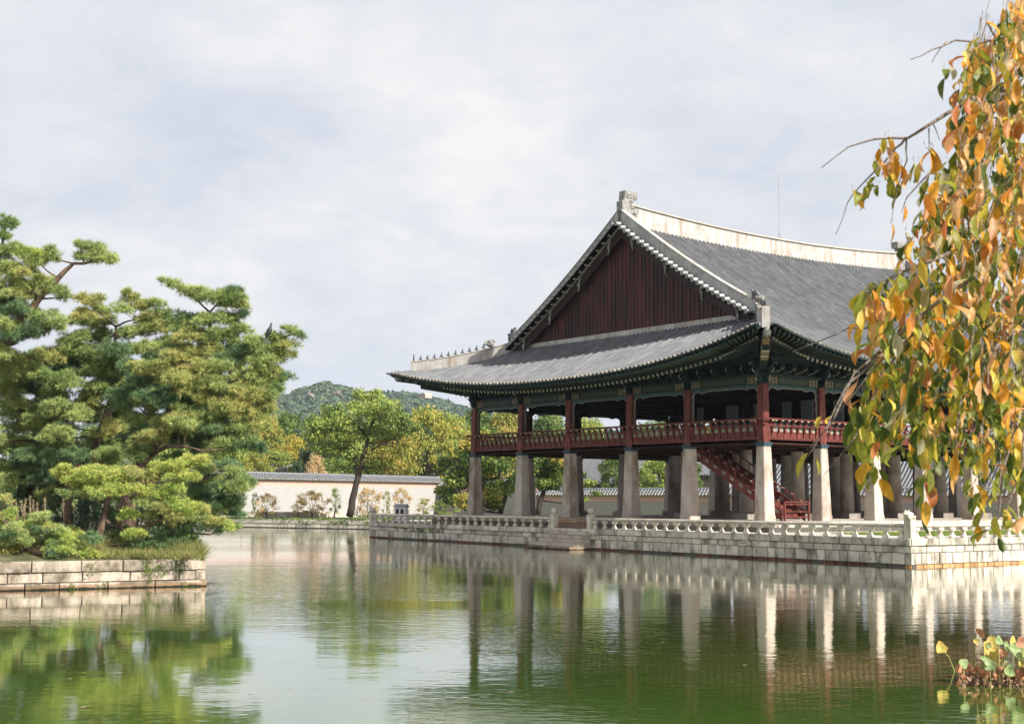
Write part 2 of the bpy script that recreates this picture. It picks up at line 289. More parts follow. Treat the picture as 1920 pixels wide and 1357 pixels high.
# ------------------------------------------------------------------ mesh helpers
class MB:
    def __init__(s): s.v = []; s.f = []; s.m = []; s.mi = 0
    def add(s, vs, fs):
        b = len(s.v); s.v += [tuple(x) for x in vs]; s.f += [tuple(b+i for i in f) for f in fs]; s.m += [s.mi]*len(fs)
        return s
    def box(s, x0, y0, z0, x1, y1, z1):
        return s.hexa([(x0, y0, z0), (x1, y0, z0), (x1, y1, z0), (x0, y1, z0), (x0, y0, z1), (x1, y0, z1), (x1, y1, z1), (x0, y1, z1)])
    def hexa(s, p):
        return s.add(p, [(3, 2, 1, 0), (4, 5, 6, 7), (0, 1, 5, 4), (1, 2, 6, 5), (2, 3, 7, 6), (3, 0, 4, 7)])
    def tube(s, pts, rad, n=6, cap=True, flat=1.0):
        pts = [Vector(p) for p in pts]; k = len(pts)
        if not hasattr(rad, '__len__'): rad = [rad]*k
        vs = []; t0 = None; a = None
        for i, p in enumerate(pts):
            t = (pts[min(i+1, k-1)]-pts[max(i-1, 0)])
            if t.length < 1e-9: t = Vector((0, 0, 1))
            t.normalize()
            if a is None:
                ref = Vector((0, 0, 1)) if abs(t.z) < .9 else Vector((1, 0, 0)); a = t.cross(ref).normalized()
            else:
                a = (a - t*a.dot(t)); a = a.normalized() if a.length > 1e-6 else t.orthogonal().normalized()
            b = t.cross(a)
            for j in range(n):
                q = 2*math.pi*(j+.5)/n
                vs.append(p + (a*math.cos(q) + b*math.sin(q)*flat)*rad[i])
        fs = []
        for i in range(k-1):
            for j in range(n):
                j2 = (j+1) % n; fs.append((i*n+j, i*n+j2, (i+1)*n+j2, (i+1)*n+j))
        if cap: fs.append(tuple(range(n-1, -1, -1))); fs.append(tuple((k-1)*n+j for j in range(n)))
        return s.add(vs, fs)
    def lathe(s, c, prof, n=10, sx=1, sy=1, rot=0):
        vs = []; k = len(prof)
        for r_, z in prof:
            for j in range(n):
                q = 2*math.pi*(j+.5)/n + rot; vs.append((c[0]+r_*sx*math.cos(q), c[1]+r_*sy*math.sin(q), c[2]+z))
        fs = [(i*n+j, i*n+(j+1) % n, (i+1)*n+(j+1) % n, (i+1)*n+j) for i in range(k-1) for j in range(n)]
        fs += [tuple(range(n-1, -1, -1)), tuple((k-1)*n+j for j in range(n))]
        return s.add(vs, fs)
    def prism(s, poly, y0, y1, fn):
        """poly [(a,b)] extruded between two offsets; fn(a,b,off)->xyz"""
        k = len(poly); vs = [fn(a, b, y0) for a, b in poly] + [fn(a, b, y1) for a, b in poly]
        fs = [tuple(range(k)), tuple(range(2*k-1, k-1, -1))] + [(i, i+k, (i+1) % k+k, (i+1) % k) for i in range(k)]
        return s.add(vs, fs)
    def blob(s, c, rx, ry, rz, n=8, k=5, seed=0, jit=0.):
        rr = random.Random(seed); pr = []
        vs = []
        for i in range(k+1):
            ph = math.pi*i/k
            for j in range(n):
                q = 2*math.pi*j/n; d = 1+jit*(rr.random()-.5)
                vs.append((c[0]+rx*d*math.sin(ph)*math.cos(q), c[1]+ry*d*math.sin(ph)*math.sin(q), c[2]+rz*d*math.cos(ph)))
        fs = [(i*n+j, (i+1)*n+j, (i+1)*n+(j+1) % n, i*n+(j+1) % n) for i in range(k) for j in range(n)]
        return s.add(vs, fs)
    def mesh(s, name, mats, smooth=False):
        me = bpy.data.meshes.new(name); me.from_pydata(s.v, [], s.f)
        for x in (mats if isinstance(mats, (list, tuple)) else [mats]): me.materials.append(x)
        if any(s.m): me.polygons.foreach_set('material_index', s.m)
        if smooth: me.polygons.foreach_set('use_smooth', [True]*len(me.polygons))
        me.update(); return me
    def obj(s, name, mats, parent=None, smooth=False, **tags):
        return link(name, s.mesh(name, mats, smooth), parent, **tags)

def link(name, me, parent=None, loc=None, **tags):
    o = bpy.data.objects.new(name, me); COL.objects.link(o)
    if parent is not None: o.parent = parent
    if loc is not None: o.location = loc
    for k, v in tags.items():
        if v is not None: o[{'cat': 'category'}.get(k, k)] = v
    return o
def thing(name, loc, label, cat, group=None, rz=0.):
    o = link(name, None, None, loc, label=label, cat=cat, group=group); o.rotation_euler = (0, 0, rz)
    o.empty_display_size = .3; return o
def local(o, p):
    """world point -> local of an unrotated empty"""
    return Vector(p) - o.location

def npmesh(name, V, k, mats):
    """V: (n*k,3) vertices, faces of k verts each"""
    V = np.asarray(V, np.float32); nf = len(V)//k
    me = bpy.data.meshes.new(name); me.vertices.add(len(V)); me.vertices.foreach_set('co', V.ravel())
    me.loops.add(nf*k); me.loops.foreach_set('vertex_index', np.arange(nf*k, dtype=np.int32))
    me.polygons.add(nf); me.polygons.foreach_set('loop_start', np.arange(0, nf*k, k, dtype=np.int32))
    try: me.polygons.foreach_set('loop_total', np.full(nf, k, np.int32))
    except Exception: pass
    for x in (mats if isinstance(mats, (list, tuple)) else [mats]): me.materials.append(x)
    me.update(calc_edges=True); return me
def unit(a): return a/np.maximum(np.linalg.norm(a, axis=-1, keepdims=True), 1e-9)

def leaf_quads(C, size, rng, up=.35, outward=None, ow=.5):
    """one bent-less quad leaf per centre"""
    n = len(C); nrm = rng.normal(size=(n, 3)); nrm[:, 2] += up
    if outward is not None: nrm += outward*ow*2
    nrm = unit(nrm); a = unit(np.cross(nrm, rng.normal(size=(n, 3)))); b = np.cross(nrm, a)
    s = size*rng.uniform(.6, 1.25, (n, 1)); a = a*s; b = b*s*.62
    V = np.stack([C-a, C+b*.9-a*.1, C+a, C-b*.9-a*.1], 1)
    return V.reshape(-1, 3)
def needle_tufts(C, D, ln, wd, k, rng):
    """k thin triangles fanned round each tuft direction D"""
    n = len(C); C = np.repeat(C, k, 0); D = np.repeat(D, k, 0)
    d = unit(D + rng.normal(size=(n*k, 3))*.62); l_ = ln*rng.uniform(.7, 1.2, (n*k, 1))
    side = unit(np.cross(d, rng.normal(size=(n*k, 3))))*wd
    return np.stack([C-side*.5, C+side*.5, C+d*l_], 1).reshape(-1, 3)

# ================================================================== SETTING
# pond
mb = MB(); mb.add([(-220, -260, WATER), (160, -260, WATER), (160, 160, WATER), (-220, 160, WATER)], [(0, 1, 2, 3)])
mb.obj('pond_water', M['water'], kind='structure', label='green pond with soft ripples reflecting the pavilion')
GZ = -.95
A_ = (-150., -23.); B_ = (-66.3, 13.4); C_ = (-60., 44.); D_ = (8., 60.); E_ = (110., 100.)
GB = -1.02
mb = MB()
mb.add([(*A_, GB), (*B_, GB), (*C_, GB), (*D_, GB), (*E_, GB), (560, 500, GB), (560, 2200, GB), (-2300, 2200, GB), (-2300, -1300, GB), (-150, -1300, GB)],
       [tuple(range(10))])
mb.obj('ground', M['ground'], kind='structure', label='grassy ground beyond the pond')
# near bank, beside and behind the camera
mb = MB(); mb.add([(58, -300, -.7), (500, -300, -.7), (500, 60, -.7), (75, -42, -.7), (60, -52, -.7), (57.5, -60, -.7)], [tuple(range(6))])
mb.add([(58, -300, -.7), (57.5, -60, -.7), (57.5, -60, -3), (58, -300, -3)], [(0, 1, 2, 3)])
mb.add([(57.5, -60, -.7), (60, -52, -.7), (60, -52, -3), (57.5, -60, -3)], [(0, 1, 2, 3)])
mb.add([(60, -52, -.7), (75, -42, -.7), (75, -42, -3), (60, -52, -3)], [(0, 1, 2, 3)])
mb.obj('near_bank', M['ground'], kind='structure', label='grassy bank this side of the pond')

# ------------------------------------------------------------------ block walls
def block_face(parent, P0, P1, zs, widths, name, mt, proud, seed, depth=.35, jit=.012, org=None, zend=None, gap=.011):
    """courses of separate stone blocks along P0->P1. zs list of (ztop,zbot) at P0; zend the same at P1"""
    rr = random.Random(seed); P0 = Vector((*P0, 0)); P1 = Vector((*P1, 0)); d = P1-P0; Ln = d.length; d.normalize()
    nrm = Vector((d.y, -d.x, 0)); n_ = 0; org = org or Vector((0, 0, 0)); zend = zend or zs
    for ci, (zt, zb) in enumerate(zs):
        te, be = zend[ci]; a = -.0
        while a < Ln-.05:
            wd = widths[ci]*rr.uniform(.6, 1.35); b = min(Ln, a+wd)
            if Ln-b < widths[ci]*.4: b = Ln
            pr = proud[ci]+rr.uniform(-jit, jit); f0, f1 = a/Ln, b/Ln
            zt0, zt1 = zt+(te-zt)*f0-gap*.6, zt+(te-zt)*f1-gap*.6; zb0, zb1 = zb+(be-zb)*f0+gap*.6, zb+(be-zb)*f1+gap*.6
            g = gap if b < Ln else 0; g0 = gap if a > 0 else 0
            p = P0+d*(a+g0); q = P0+d*(b-g); c = .022
            mid = (p+q)/2; mid.z = (zt0+zb0)/2
            o0 = nrm*pr; o1 = nrm*(pr-c); bk = -nrm*depth
            pts = []
            def V(base, z, off): return Vector((base.x, base.y, z))+off-mid
            fr = [V(p+d*c, zb0+c, o0), V(q-d*c, zb1+c, o0), V(q-d*c, zt1-c, o0), V(p+d*c, zt0-c, o0)]
            ed = [V(p, zb0, o1), V(q, zb1, o1), V(q, zt1, o1), V(p, zt0, o1)]
            bb = [V(p, zb0, bk), V(q, zb1, bk), V(q, zt1, bk), V(p, zt0, bk)]
            m_ = MB(); m_.add(fr+ed+bb, [(0, 1, 2, 3)] + [(4+i, 4+(i+1) % 4, (i+1) % 4, i) for i in range(4)] + [(8+i, 8+(i+1) % 4, 4+(i+1) % 4, 4+i) for i in range(4)])
            mt_ = mt[ci]
            if isinstance(mt_, tuple): mt_ = mt_[0] if rr.random() < mt_[2] else mt_[1]
            o = m_.obj(name[ci], mt_, parent); o.location = mid-org
            a = b; n_ += 1
    return n_

hzm = bpy.data.materials.new('haze_air'); hzm.use_nodes = True; hn = hzm.node_tree.nodes; hn.clear()
ho = hn.new('ShaderNodeOutputMaterial'); hv = hn.new('ShaderNodeVolumePrincipled'); hv.inputs['Color'].default_value = (.80, .88, 1, 1)
hv.inputs['Density'].default_value = .00008; hv.inputs['Anisotropy'].default_value = 0; hzm.node_tree.links.new(hv.outputs[0], ho.inputs[1])
mb = MB(); mb.box(-2400, -1400, -4.2, 640, 2300, 150); mb.obj('haze', hzm, kind='stuff', label='faint bluish haze in the air', cat='haze')

# ================================================================== TERRACE
TL = (-41.2, -1.6); TC = (14.17, -5.52); TR = (14.45, 14.0)
ter = thing('stone_terrace', (0, 0, WATER), 'large granite terrace island of coursed blocks under the pavilion', 'terrace')
org = ter.location.copy()
mb = MB(); ins = .10
core = [(-41.1, -1.45), (14.05, -5.36), (14.3, 13.9), (14.3, 46), (-41.1, 46)]
zt = -.60; zo = org.z
mb.add([(x, y, -3-zo) for x, y in core]+[(x, y, zt-.02-zo) for x, y in core],
       [tuple(range(5, 10))]+[(i, (i+1) % 5, (i+1) % 5+5, i+5) for i in range(5)])
mb.obj('core', M['mortar'], ter)
nm = ['coping_stone', 'stone_block', 'stone_block', 'waterline_brick']
# left face (in two runs either side of the steps), right face
d_ = Vector((TC[0]-TL[0], TC[1]-TL[1])); Lf = d_.length; dn = d_/Lf
def tf(s): return (TL[0]+dn.x*s, TL[1]+dn.y*s)
zsL = [(-.66, -1.00), (-1.00, -1.30), (-1.30, -1.79), (-1.79, -2.05)]
zsC = [(-.55, -.91), (-.91, -1.24), (-1.24, -1.78), (-1.78, -2.05)]
mm4 = [M['block'], M['block'], M['block'], (M['rustd'], M['mortar'], .55)]; mm5 = [M['block'], M['block'], M['block'], (M['rust'], M['mortar'], .9)]
block_face(ter, TL, TC, zsL, [2.0, 1.25, .85, 1.0], nm, mm4, [.07, 0, .0, -.03], 3, org=org, zend=zsC, gap=.02)
zsR = [(-.60, -.93), (-.93, -1.25), (-1.25, -1.79), (-1.79, -2.05)]
block_face(ter, TC, TR, zsC, [1.9, 1.0, .65, .7], nm, mm5, [.07, 0, .0, -.03], 5, org=org, zend=zsR, gap=.02)
# paving, lawn
mb = MB(); z = -.575-zo
mb.add([(-41.1, -1.45, z), (14.05, -5.36, z), (14.3, 46, z), (-41.1, 46, z)], [(0, 1, 2, 3)])
mb.obj('terrace_paving', M['paving'], ter)
mb = MB(); z = -.571-zo
mb.add([(5.5, -1.0, z), (11.5, -1.2, z), (11.7, 44, z), (5.5, 44, z)], [(0, 1, 2, 3)])
mb.add([(-39.5, 1.5, z), (-34.0, 1.2, z), (-34.0, 40, z), (-39.5, 40, z)], [(0, 1, 2, 3)])
lawn = mb.obj('terrace_lawn', M['lawn'], ter)
rng = np.random.default_rng(4)
C = np.stack([rng.uniform(5.6, 11.4, 9000), rng.uniform(-1, 30, 9000), np.full(9000, -.57)], 1)
D0 = np.tile([0, 0, 1.], (9000, 1))
me = npmesh('lawn_grass', needle_tufts(C, D0, .13, .03, 3, rng), 3, M['leaf_lime']); link('terrace_grass', me, None, kind='stuff', label='short bright grass on the terrace lawn', cat='grass')
# stylobate
mb = MB(); mb.box(-30.6, -1.9, -.6-zo, 2.0, 36.6, -.02-zo); mb.box(-31.0, -2.3, -.6-zo, 2.4, 37.0, -.30-zo)
mb.obj('stylobate_core', M['mortar'], ter)
block_face(ter, (-30.8, -2.05), (2.2, -2.05), [(-.0, -.57)], [1.7], ['edge_stone'], [M['blockd']], [.0], 8, depth=.8, org=org)
block_face(ter, (2.2, -2.05), (2.2, 22), [(-.0, -.57)], [1.7], ['edge_stone'], [M['granite']], [.0], 9, depth=.8, org=org)
mb = MB(); mb.add([(-30.0, -1.2, .005-zo), (1.4, -1.2, .005-zo), (1.4, 36, .005-zo), (-30, 36, .005-zo)], [(0, 1, 2, 3)])
mb.obj('stone_floor', M['granite'], ter)
# water steps
sx0, sx1 = 26.3, 30.2
st = thing('water_steps', (*tf(28), WATER), 'short flight of stone steps going down to the water from the railing gap', 'steps')
nn = Vector((dn.y, -dn.x, 0)); dd = Vector((dn.x, dn.y, 0)); so_ = st.location
for i in range(5):
    zt_ = -.78-.235*i; a0 = sx0-.12*i-(.25 if i == 4 else 0); a1 = sx1
    k = 2
    for j in range(k):
        p0 = Vector((*tf(a0+(a1-a0)*j/k+.008), 0)); p1 = Vector((*tf(a0+(a1-a0)*(j+1)/k-.008), 0))
        q = [p0-nn*.1, p1-nn*.1, p1+nn*(.30*(i+1)+.1), p0+nn*(.30*(i+1)+.1)]
        m_ = MB(); m_.hexa([Vector((x.x, x.y, zt_-.225))-so_ for x in q]+[Vector((x.x, x.y, zt_))-so_ for x in q])
        m_.obj('step_stone', M['blockd'] if i > 3 else M['pillar'], st)
# balustrades -----------------------------------------------------------------
def balustrade(P0, P1, z0, z1, n, label, posts, group=None, seed=1, railw=.2):
    P0 = Vector((*P0, 0)); P1 = Vector((*P1, 0)); d = (P1-P0); Ln = d.length; d.normalize(); nr = Vector((d.y, -d.x, 0))
    t = thing('stone_balustrade', (P0.x, P0.y, z0), label, 'balustrade', group); O = t.location; ang = math.atan2(d.y, d.x)
    rr = random.Random(seed)
    # baluster mesh shared: cloud-leaf top, narrow waist, flared foot
    prof = [(.20, 0), (.22, .05), (.13, .15), (.085, .23), (.10, .28), (.20, .36), (.235, .44), (.20, .49), (.12, .51)]
    m_ = MB(); k = 8
    for (r_, z) in prof:
        for j in range(k):
            q = 2*math.pi*(j+.5)/k; x, y = math.cos(q), math.sin(q)
            sx = abs(x)**.6*(1 if x > 0 else -1); sy = abs(y)**.6*(1 if y > 0 else -1)
            m_.v.append((r_*sx*.90, min(r_, .17)*sy*.85, z))
    for i in range(len(prof)-1):
        for j in range(k):
            m_.f.append((i*k+j, i*k+(j+1) % k, (i+1)*k+(j+1) % k, (i+1)*k+j)); m_.m.append(0)
    bme = m_.mesh('baluster', M['granite'])
    for i in range(n):
        f_ = (i+.5)/n; p = P0+d*(Ln*f_); z = z0+(z1-z0)*f_
        o = link('baluster', bme, t); o.location = Vector((p.x, p.y, z))-O; o.rotation_euler = (0, 0, ang+rr.uniform(-.05, .05))
        o.scale = (1+rr.uniform(-.06, .06), 1, 1)
    # rail: octagonal bars between posts
    nb = max(1, round(Ln/2.6))
    for i in range(nb):
        f0, f1 = i/nb, (i+1)/nb
        a = P0+d*(Ln*f0+.006); b = P0+d*(Ln*f1-.006)
        za = z0+(z1-z0)*f0+.60+rr.uniform(-.004, .004); zb = z0+(z1-z0)*f1+.60+rr.uniform(-.004, .004)
        m_ = MB(); m_.tube([Vector((a.x, a.y, za))-O, Vector((b.x, b.y, zb))-O], railw*.56, 8, flat=.85); m_.obj('rail', M['granite'], t)
    for f_, h_, kind in posts:
        p = P0+d*(Ln*f_); z = z0+(z1-z0)*f_; m_ = MB(); w_ = .19
        m_.box(-w_, -w_, -.02, w_, w_, h_-.04); m_.box(-w_*1.1, -w_*1.1, h_-.04, w_*1.1, w_*1.1, h_+.04)
        o = m_.obj('newel_post', M['granite'], t); o.location = Vector((p.x, p.y, z))-O; o.rotation_euler = (0, 0, ang)
        m_ = MB()
        if kind == 'bud': m_.lathe((0, 0, h_+.04), [(.10, 0), (.14, .06), (.20, .16), (.21, .26), (.15, .36), (.05, .42)], 10)
        else:  # crouching beast facing outwards
            m_.blob((.0, 0, h_+.20), .27, .17, .20, 10, 6, 3, .12); m_.blob((-.24, 0, h_+.33), .15, .14, .13, 9, 5, 5, .15)
            m_.blob((-.36, 0, h_+.30), .08, .09, .07, 8, 4, 6, .1); m_.blob((-.18, .1, h_+.44), .05, .04, .05, 6, 4)
            m_.blob((-.18, -.1, h_+.44), .05, .04, .05, 6, 4)
            for xx, yy in ((-.18, .11), (-.18, -.11), (.2, .13), (.2, -.13)): m_.tube([(xx, yy, h_+.2), (xx-.02, yy, h_+.04)], [.07, .06], 6)
        o = m_.obj('carved_finial' if kind == 'bud' else 'beast_statue', M['granite'], t, smooth=True); o.location = Vector((p.x, p.y, z))-O
        o.rotation_euler = (0, 0, ang)
    return t
io = .17
def tfi(s): x, y = tf(s); return (x-nn.x*io, y-nn.y*io)
balustrade(tfi(.3), tfi(26.0), -.66, -.60, 25, 'stone balustrade left of the water steps with hourglass balusters', [(0, .78, 'beast'), (1, .82, 'bud')], seed=2)
balustrade(tfi(30.0), tfi(Lf-.2), -.60, -.55, 26, 'long shaded stone balustrade right of the water steps up to the beast corner', [(0, .82, 'bud')], seed=3)
balustrade((TC[0]-.2, TC[1]+.2), (TR[0]-.2, TR[1]), -.55, -.60, 21, 'sunlit stone balustrade on the right side of the terrace beginning at the beast statue', [(0, .85, 'beast')], seed=4)
# wooden barrier in the gap
ga, gb = Vector((*tfi(26.55), -.6)), Vector((*tfi(29.5), -.6))
bar = thing('wooden_barrier', tuple(ga), 'low orange wooden picket barrier closing the gap above the water steps', 'barrier')
gd = (gb-ga)
for z_ in (.16, .50):
    m_ = MB(); m_.tube([(0, 0, z_), gd*1.0+Vector((0, 0, z_))], .03, 4); m_.obj('cross_rail', M['wood'], bar)
for i in range(12):
    p = gd*(i/11); m_ = MB(); m_.tube([p+Vector((0, 0, .0 if i in (0, 11) else .1)), p+Vector((0, 0, .62))], .028, 4); m_.obj('picket', M['wood'], bar)
for i in (0, 1):
    p = gd*i; m_ = MB(); m_.tube([p+nn*.25, p+Vector((0, 0, .35))], .025, 4); m_.obj('brace', M['wood'], bar)
# white kiosk
kz = spot(752.5, 958, 108); kx, ky = kz.x, kz.y
ki = thing('white_kiosk', (kx, ky, -.57), 'small white hut with two dark windows and grey roof at the far terrace corner', 'hut')
ki.rotation_euler = (0, 0, R(38))
m_ = MB(); m_.box(-.45, -.4, 0, .45, .4, 1.15); m_.obj('wall', M['white'], ki)
m_ = MB()
m_.prism([(-.54, 0), (-.42, .1), (0, .26), (.42, .1), (.54, 0), (0, .12)], -.5, .5, lambda a, b, o: (o, a, 1.12+b)); m_.obj('roof', M['farroof'], ki)
for s_ in (-.2, .2):
    m_ = MB(); m_.box(s_-.13, -.42, .45, s_+.13, -.397, .98); m_.obj('window', M['window'], ki)

# ================================================================== PAVILION
pav = thing('royal_pavilion', (0, 0, 0), 'large open two-storey royal pavilion on granite pillars with grey hip-and-gable roof', 'pavilion')
XS = [0, -6.08, -11.4, -17.6, -22.95, -28.7]; YS = [0, 4.97, 9.87, 14.8, 20.0, 25.2, 29.9, 34.6]
XC, YC = -14.35, 17.3; HX, HY = 14.35, 17.3
# stone pillars
def sq_pillar(w0, w1, h):
    m_ = MB(); c = .05
    def ring(w_, z): 
        return [(-w_+c, -w_, z), (w_-c, -w_, z), (w_, -w_+c, z), (w_, w_-c, z), (w_-c, w_, z), (-w_+c, w_, z), (-w_, w_-c, z), (-w_, -w_+c, z)]
    rs = [ring(w0*1.06, 0), ring(w0*1.06, .32), ring(w0, .34), ring((w0+w1)/2, h*.52), ring(w1, h)]
    vs = sum(rs, []); fs = [(i*8+j, i*8+(j+1) % 8, (i+1)*8+(j+1) % 8, (i+1)*8+j) for i in range(4) for j in range(8)]+[tuple(range(32, 40))]
    m_.add(vs, fs); return m_.mesh('square_stone_pillar', M['pillar'])
sqm = sq_pillar(.435, .315, 4.36)
m_ = MB(); m_.box(-.62, -.62, 0, .62, .62, .38); m_.lathe((0, 0, .38), [(.50, 0), (.50, .05), (.47, .07), (.40, 4.0)], 14); rdm = m_.mesh('round_stone_pillar', M['pillar_shaded'])
m_ = MB()
for k in range(24):   # scalloped navy band
    pass
bw = .345
m_.box(-bw, -bw, 4.36, bw, bw, 4.56)
for s_ in range(4):
    a_ = s_*math.pi/2
    for k in range(3):
        cx = (-.22+.22*k)
        for tri in ([(cx-.1, 4.365), (cx+.1, 4.365), (cx, 4.27)],):
            def rot(x, y, z): return (x*math.cos(a_)-y*math.sin(a_), x*math.sin(a_)+y*math.cos(a_), z)
            v = [rot(x, -bw-.004, z) for x, z in tri]+[rot(x, -bw+.03, z) for x, z in tri]; m_.add(v, [(0, 2, 1), (0, 1, 4, 3), (1, 2, 5, 4), (2, 0, 3, 5)])
bandm = m_.mesh('navy_band', M['navy'])
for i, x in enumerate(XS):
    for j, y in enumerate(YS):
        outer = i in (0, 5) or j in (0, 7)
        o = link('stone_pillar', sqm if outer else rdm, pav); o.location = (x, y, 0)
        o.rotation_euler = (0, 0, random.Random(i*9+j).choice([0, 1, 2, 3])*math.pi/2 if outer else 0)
        if outer:
            b = link('painted_band', bandm, o); b.rotation_euler = (0, 0, -o.rotation_euler.z)
# floor
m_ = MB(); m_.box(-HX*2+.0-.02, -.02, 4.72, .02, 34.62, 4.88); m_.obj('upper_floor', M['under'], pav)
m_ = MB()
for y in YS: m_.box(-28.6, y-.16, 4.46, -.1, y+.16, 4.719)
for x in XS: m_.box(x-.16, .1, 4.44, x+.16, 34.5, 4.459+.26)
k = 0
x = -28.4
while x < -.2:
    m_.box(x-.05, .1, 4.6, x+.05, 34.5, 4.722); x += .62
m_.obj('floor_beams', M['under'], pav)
# upper posts
postm = MB(); 
def ring8(w_, z, c=.04): return [(-w_+c, -w_, z), (w_-c, -w_, z), (w_, -w_+c, z), (w_, w_-c, z), (w_-c, w_, z), (-w_+c, w_, z), (-w_, w_-c, z), (-w_, -w_+c, z)]
postm.add(ring8(.27, 4.56)+ring8(.245, 7.95), [(j, (j+1) % 8, (j+1) % 8+8, j+8) for j in range(8)]+[tuple(range(8, 16))])
pom = postm.mesh('upper_post', M['red'])
m_ = MB(); m_.lathe((0, 0, 4.8), [(.3, 0), (.28, 3.6)], 10); pim = m_.mesh('inner_post', M['dark'])
for i, x in enumerate(XS):
    for j, y in enumerate(YS):
        outer = i in (0, 5) or j in (0, 7)
        o = link('wooden_post' if outer else 'inner_post', pom if outer else pim, pav); o.location = (x, y, 0)
# ceiling
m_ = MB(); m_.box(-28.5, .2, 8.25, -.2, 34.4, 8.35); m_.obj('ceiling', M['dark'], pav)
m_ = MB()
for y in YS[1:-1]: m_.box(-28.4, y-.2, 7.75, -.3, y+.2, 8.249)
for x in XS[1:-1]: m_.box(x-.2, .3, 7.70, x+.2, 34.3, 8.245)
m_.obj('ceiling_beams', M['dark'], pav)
# raised inner floor and pale hung door panels
m_ = MB(); m_.box(-22.6, 5.3, 4.881, -6.4, 29.6, 5.05); m_.obj('inner_floor', M['dark'], pav)
for (u_, v0, v1, yy, w_) in ((1372, 738, 795, 9.6, 1.1), (1424, 740, 795, 9.6, 1.0), (1313, 745, 795, 9.6, .6), (1475, 742, 795, 9.6, .75), (1513, 745, 795, 9.6, 1.0), (1572, 750, 800, 9.6, .8), (1628, 752, 800, 9.6, 1.0)):
    d = (spot(u_, v0, 1)-CAM); t_ = (yy-CAM.y)/d.y; p = CAM+d*t_
    if p.x > -.6: continue
    m_ = MB(); m_.box(-w_/2, -.03, 5.0, w_/2, .03, min(7.7, p.z)); o = m_.obj('door_panel', M['panelw'], pav); o.location = (p.x, yy, 0)
# railing (both visible sides fully detailed)
def frame(side):
    """maps (s along, off outward, z) to pavilion coords; side 'S': gable face y=0, 'E': long face x=0, 'N','W' the hidden ones"""
    if side == 'S': return lambda s, o, z: (-s, -o, z)
    if side == 'E': return lambda s, o, z: (o, s, z)
    if side == 'N': return lambda s, o, z: (-s, 34.6+o, z)
    return lambda s, o, z: (-28.7-o, s, z)
SP = {'S': [-x for x in XS], 'E': YS, 'N': [-x for x in XS], 'W': YS}
def fbox(m_, F, s0, s1, o0, o1, z0, z1):
    m_.hexa([F(s0, o0, z0), F(s1, o0, z0), F(s1, o1, z0), F(s0, o1, z0), F(s0, o0, z1), F(s1, o0, z1), F(s1, o1, z1), F(s0, o1, z1)])
def railing(side, detail=True):
    F = frame(side); P = SP[side]; Ln = P[-1]
    m_ = MB(); fbox(m_, F, -.16, Ln+.16, .02, .16, 4.562, 4.80); fbox(m_, F, -.2, Ln+.2, .02, .20, 4.80, 4.86); m_.obj('edge_beam', M['red'], pav)
    m_ = MB(); m_.tube([F(-.5, .48, 5.90), F(Ln+.5, .48, 5.90)], .06, 6); m_.obj('handrail', M['red'], pav)
    m_ = MB(); fbox(m_, F, -.3, Ln+.3, .20, .30, 5.50, 5.57); m_.obj('middle_rail', M['red'], pav)
    if not detail:
        m_ = MB(); fbox(m_, F, 0, Ln, .04, .1, 4.861, 5.5); m_.obj('rail_panel', M['red'], pav); return
    # shared pieces
    sp = .56
    mp = MB(); fbox(mp, lambda s, o, z: (s, -o, z), -sp/2+.03, sp/2-.03, .05, .10, 4.862, 5.20); panel = mp.mesh('rail_panel', M['red'])
    mi = MB(); fbox(mi, lambda s, o, z: (s, -o, z), -sp/2+.06, sp/2-.06, .055, .085, 5.21, 5.48); inset = mi.mesh('rail_inset', M['lattice'])
    mo = MB(); fbox(mo, lambda s, o, z: (s, -o, z), -sp/2+.08, sp/2-.08, .16, .19, 5.60, 5.70); lo = mo.mesh('rail_lozenge', M['teal'])
    # chicken-leg bracket: curved profile
    prof = [(.10, 4.87), (.17, 4.87), (.16, 5.05), (.24, 5.22), (.22, 5.38), (.33, 5.52), (.34, 5.66), (.44, 5.76), (.52, 5.85), (.42, 5.85), (.30, 5.80), (.22, 5.62), (.12, 5.50), (.14, 5.36), (.10, 5.22)]
    mk = MB(); mk.prism(prof, -.055, .055, lambda a, b, o: (o, -a, b)); leg = mk.mesh('railing_bracket', M['red'])
    mc = MB(); mc.blob((0, -.50, 5.81), .085, .045, .045, 6, 3); mc.blob((-.07, -.50, 5.84), .03, .03, .03, 5, 3); mc.blob((.07, -.50, 5.84), .03, .03, .03, 5, 3); cl = mc.mesh('cloud_block', M['cream'])
    n_ = int(round(Ln/sp)); rz = {'S': 0, 'E': math.pi/2}[side]
    for i in range(n_):
        s = (i+.5)*Ln/n_
        for nm_, me_ in (('rail_panel', panel), ('rail_inset', inset), ('rail_lozenge', lo)):
            o = link(nm_, me_, pav); o.location = F(s, 0, 0); o.rotation_euler = (0, 0, rz)
        s2 = i*Ln/n_
        if min(abs(s2-q) for q in P) < .12 and i > 0: s2 += .28
        o = link('railing_bracket', leg, pav); o.location = F(s2 if i else .3, 0, 0); o.rotation_euler = (0, 0, rz)
        c_ = link('cloud_block', cl, o)
railing('S'); railing('E'); railing('N', False); railing('W', False)
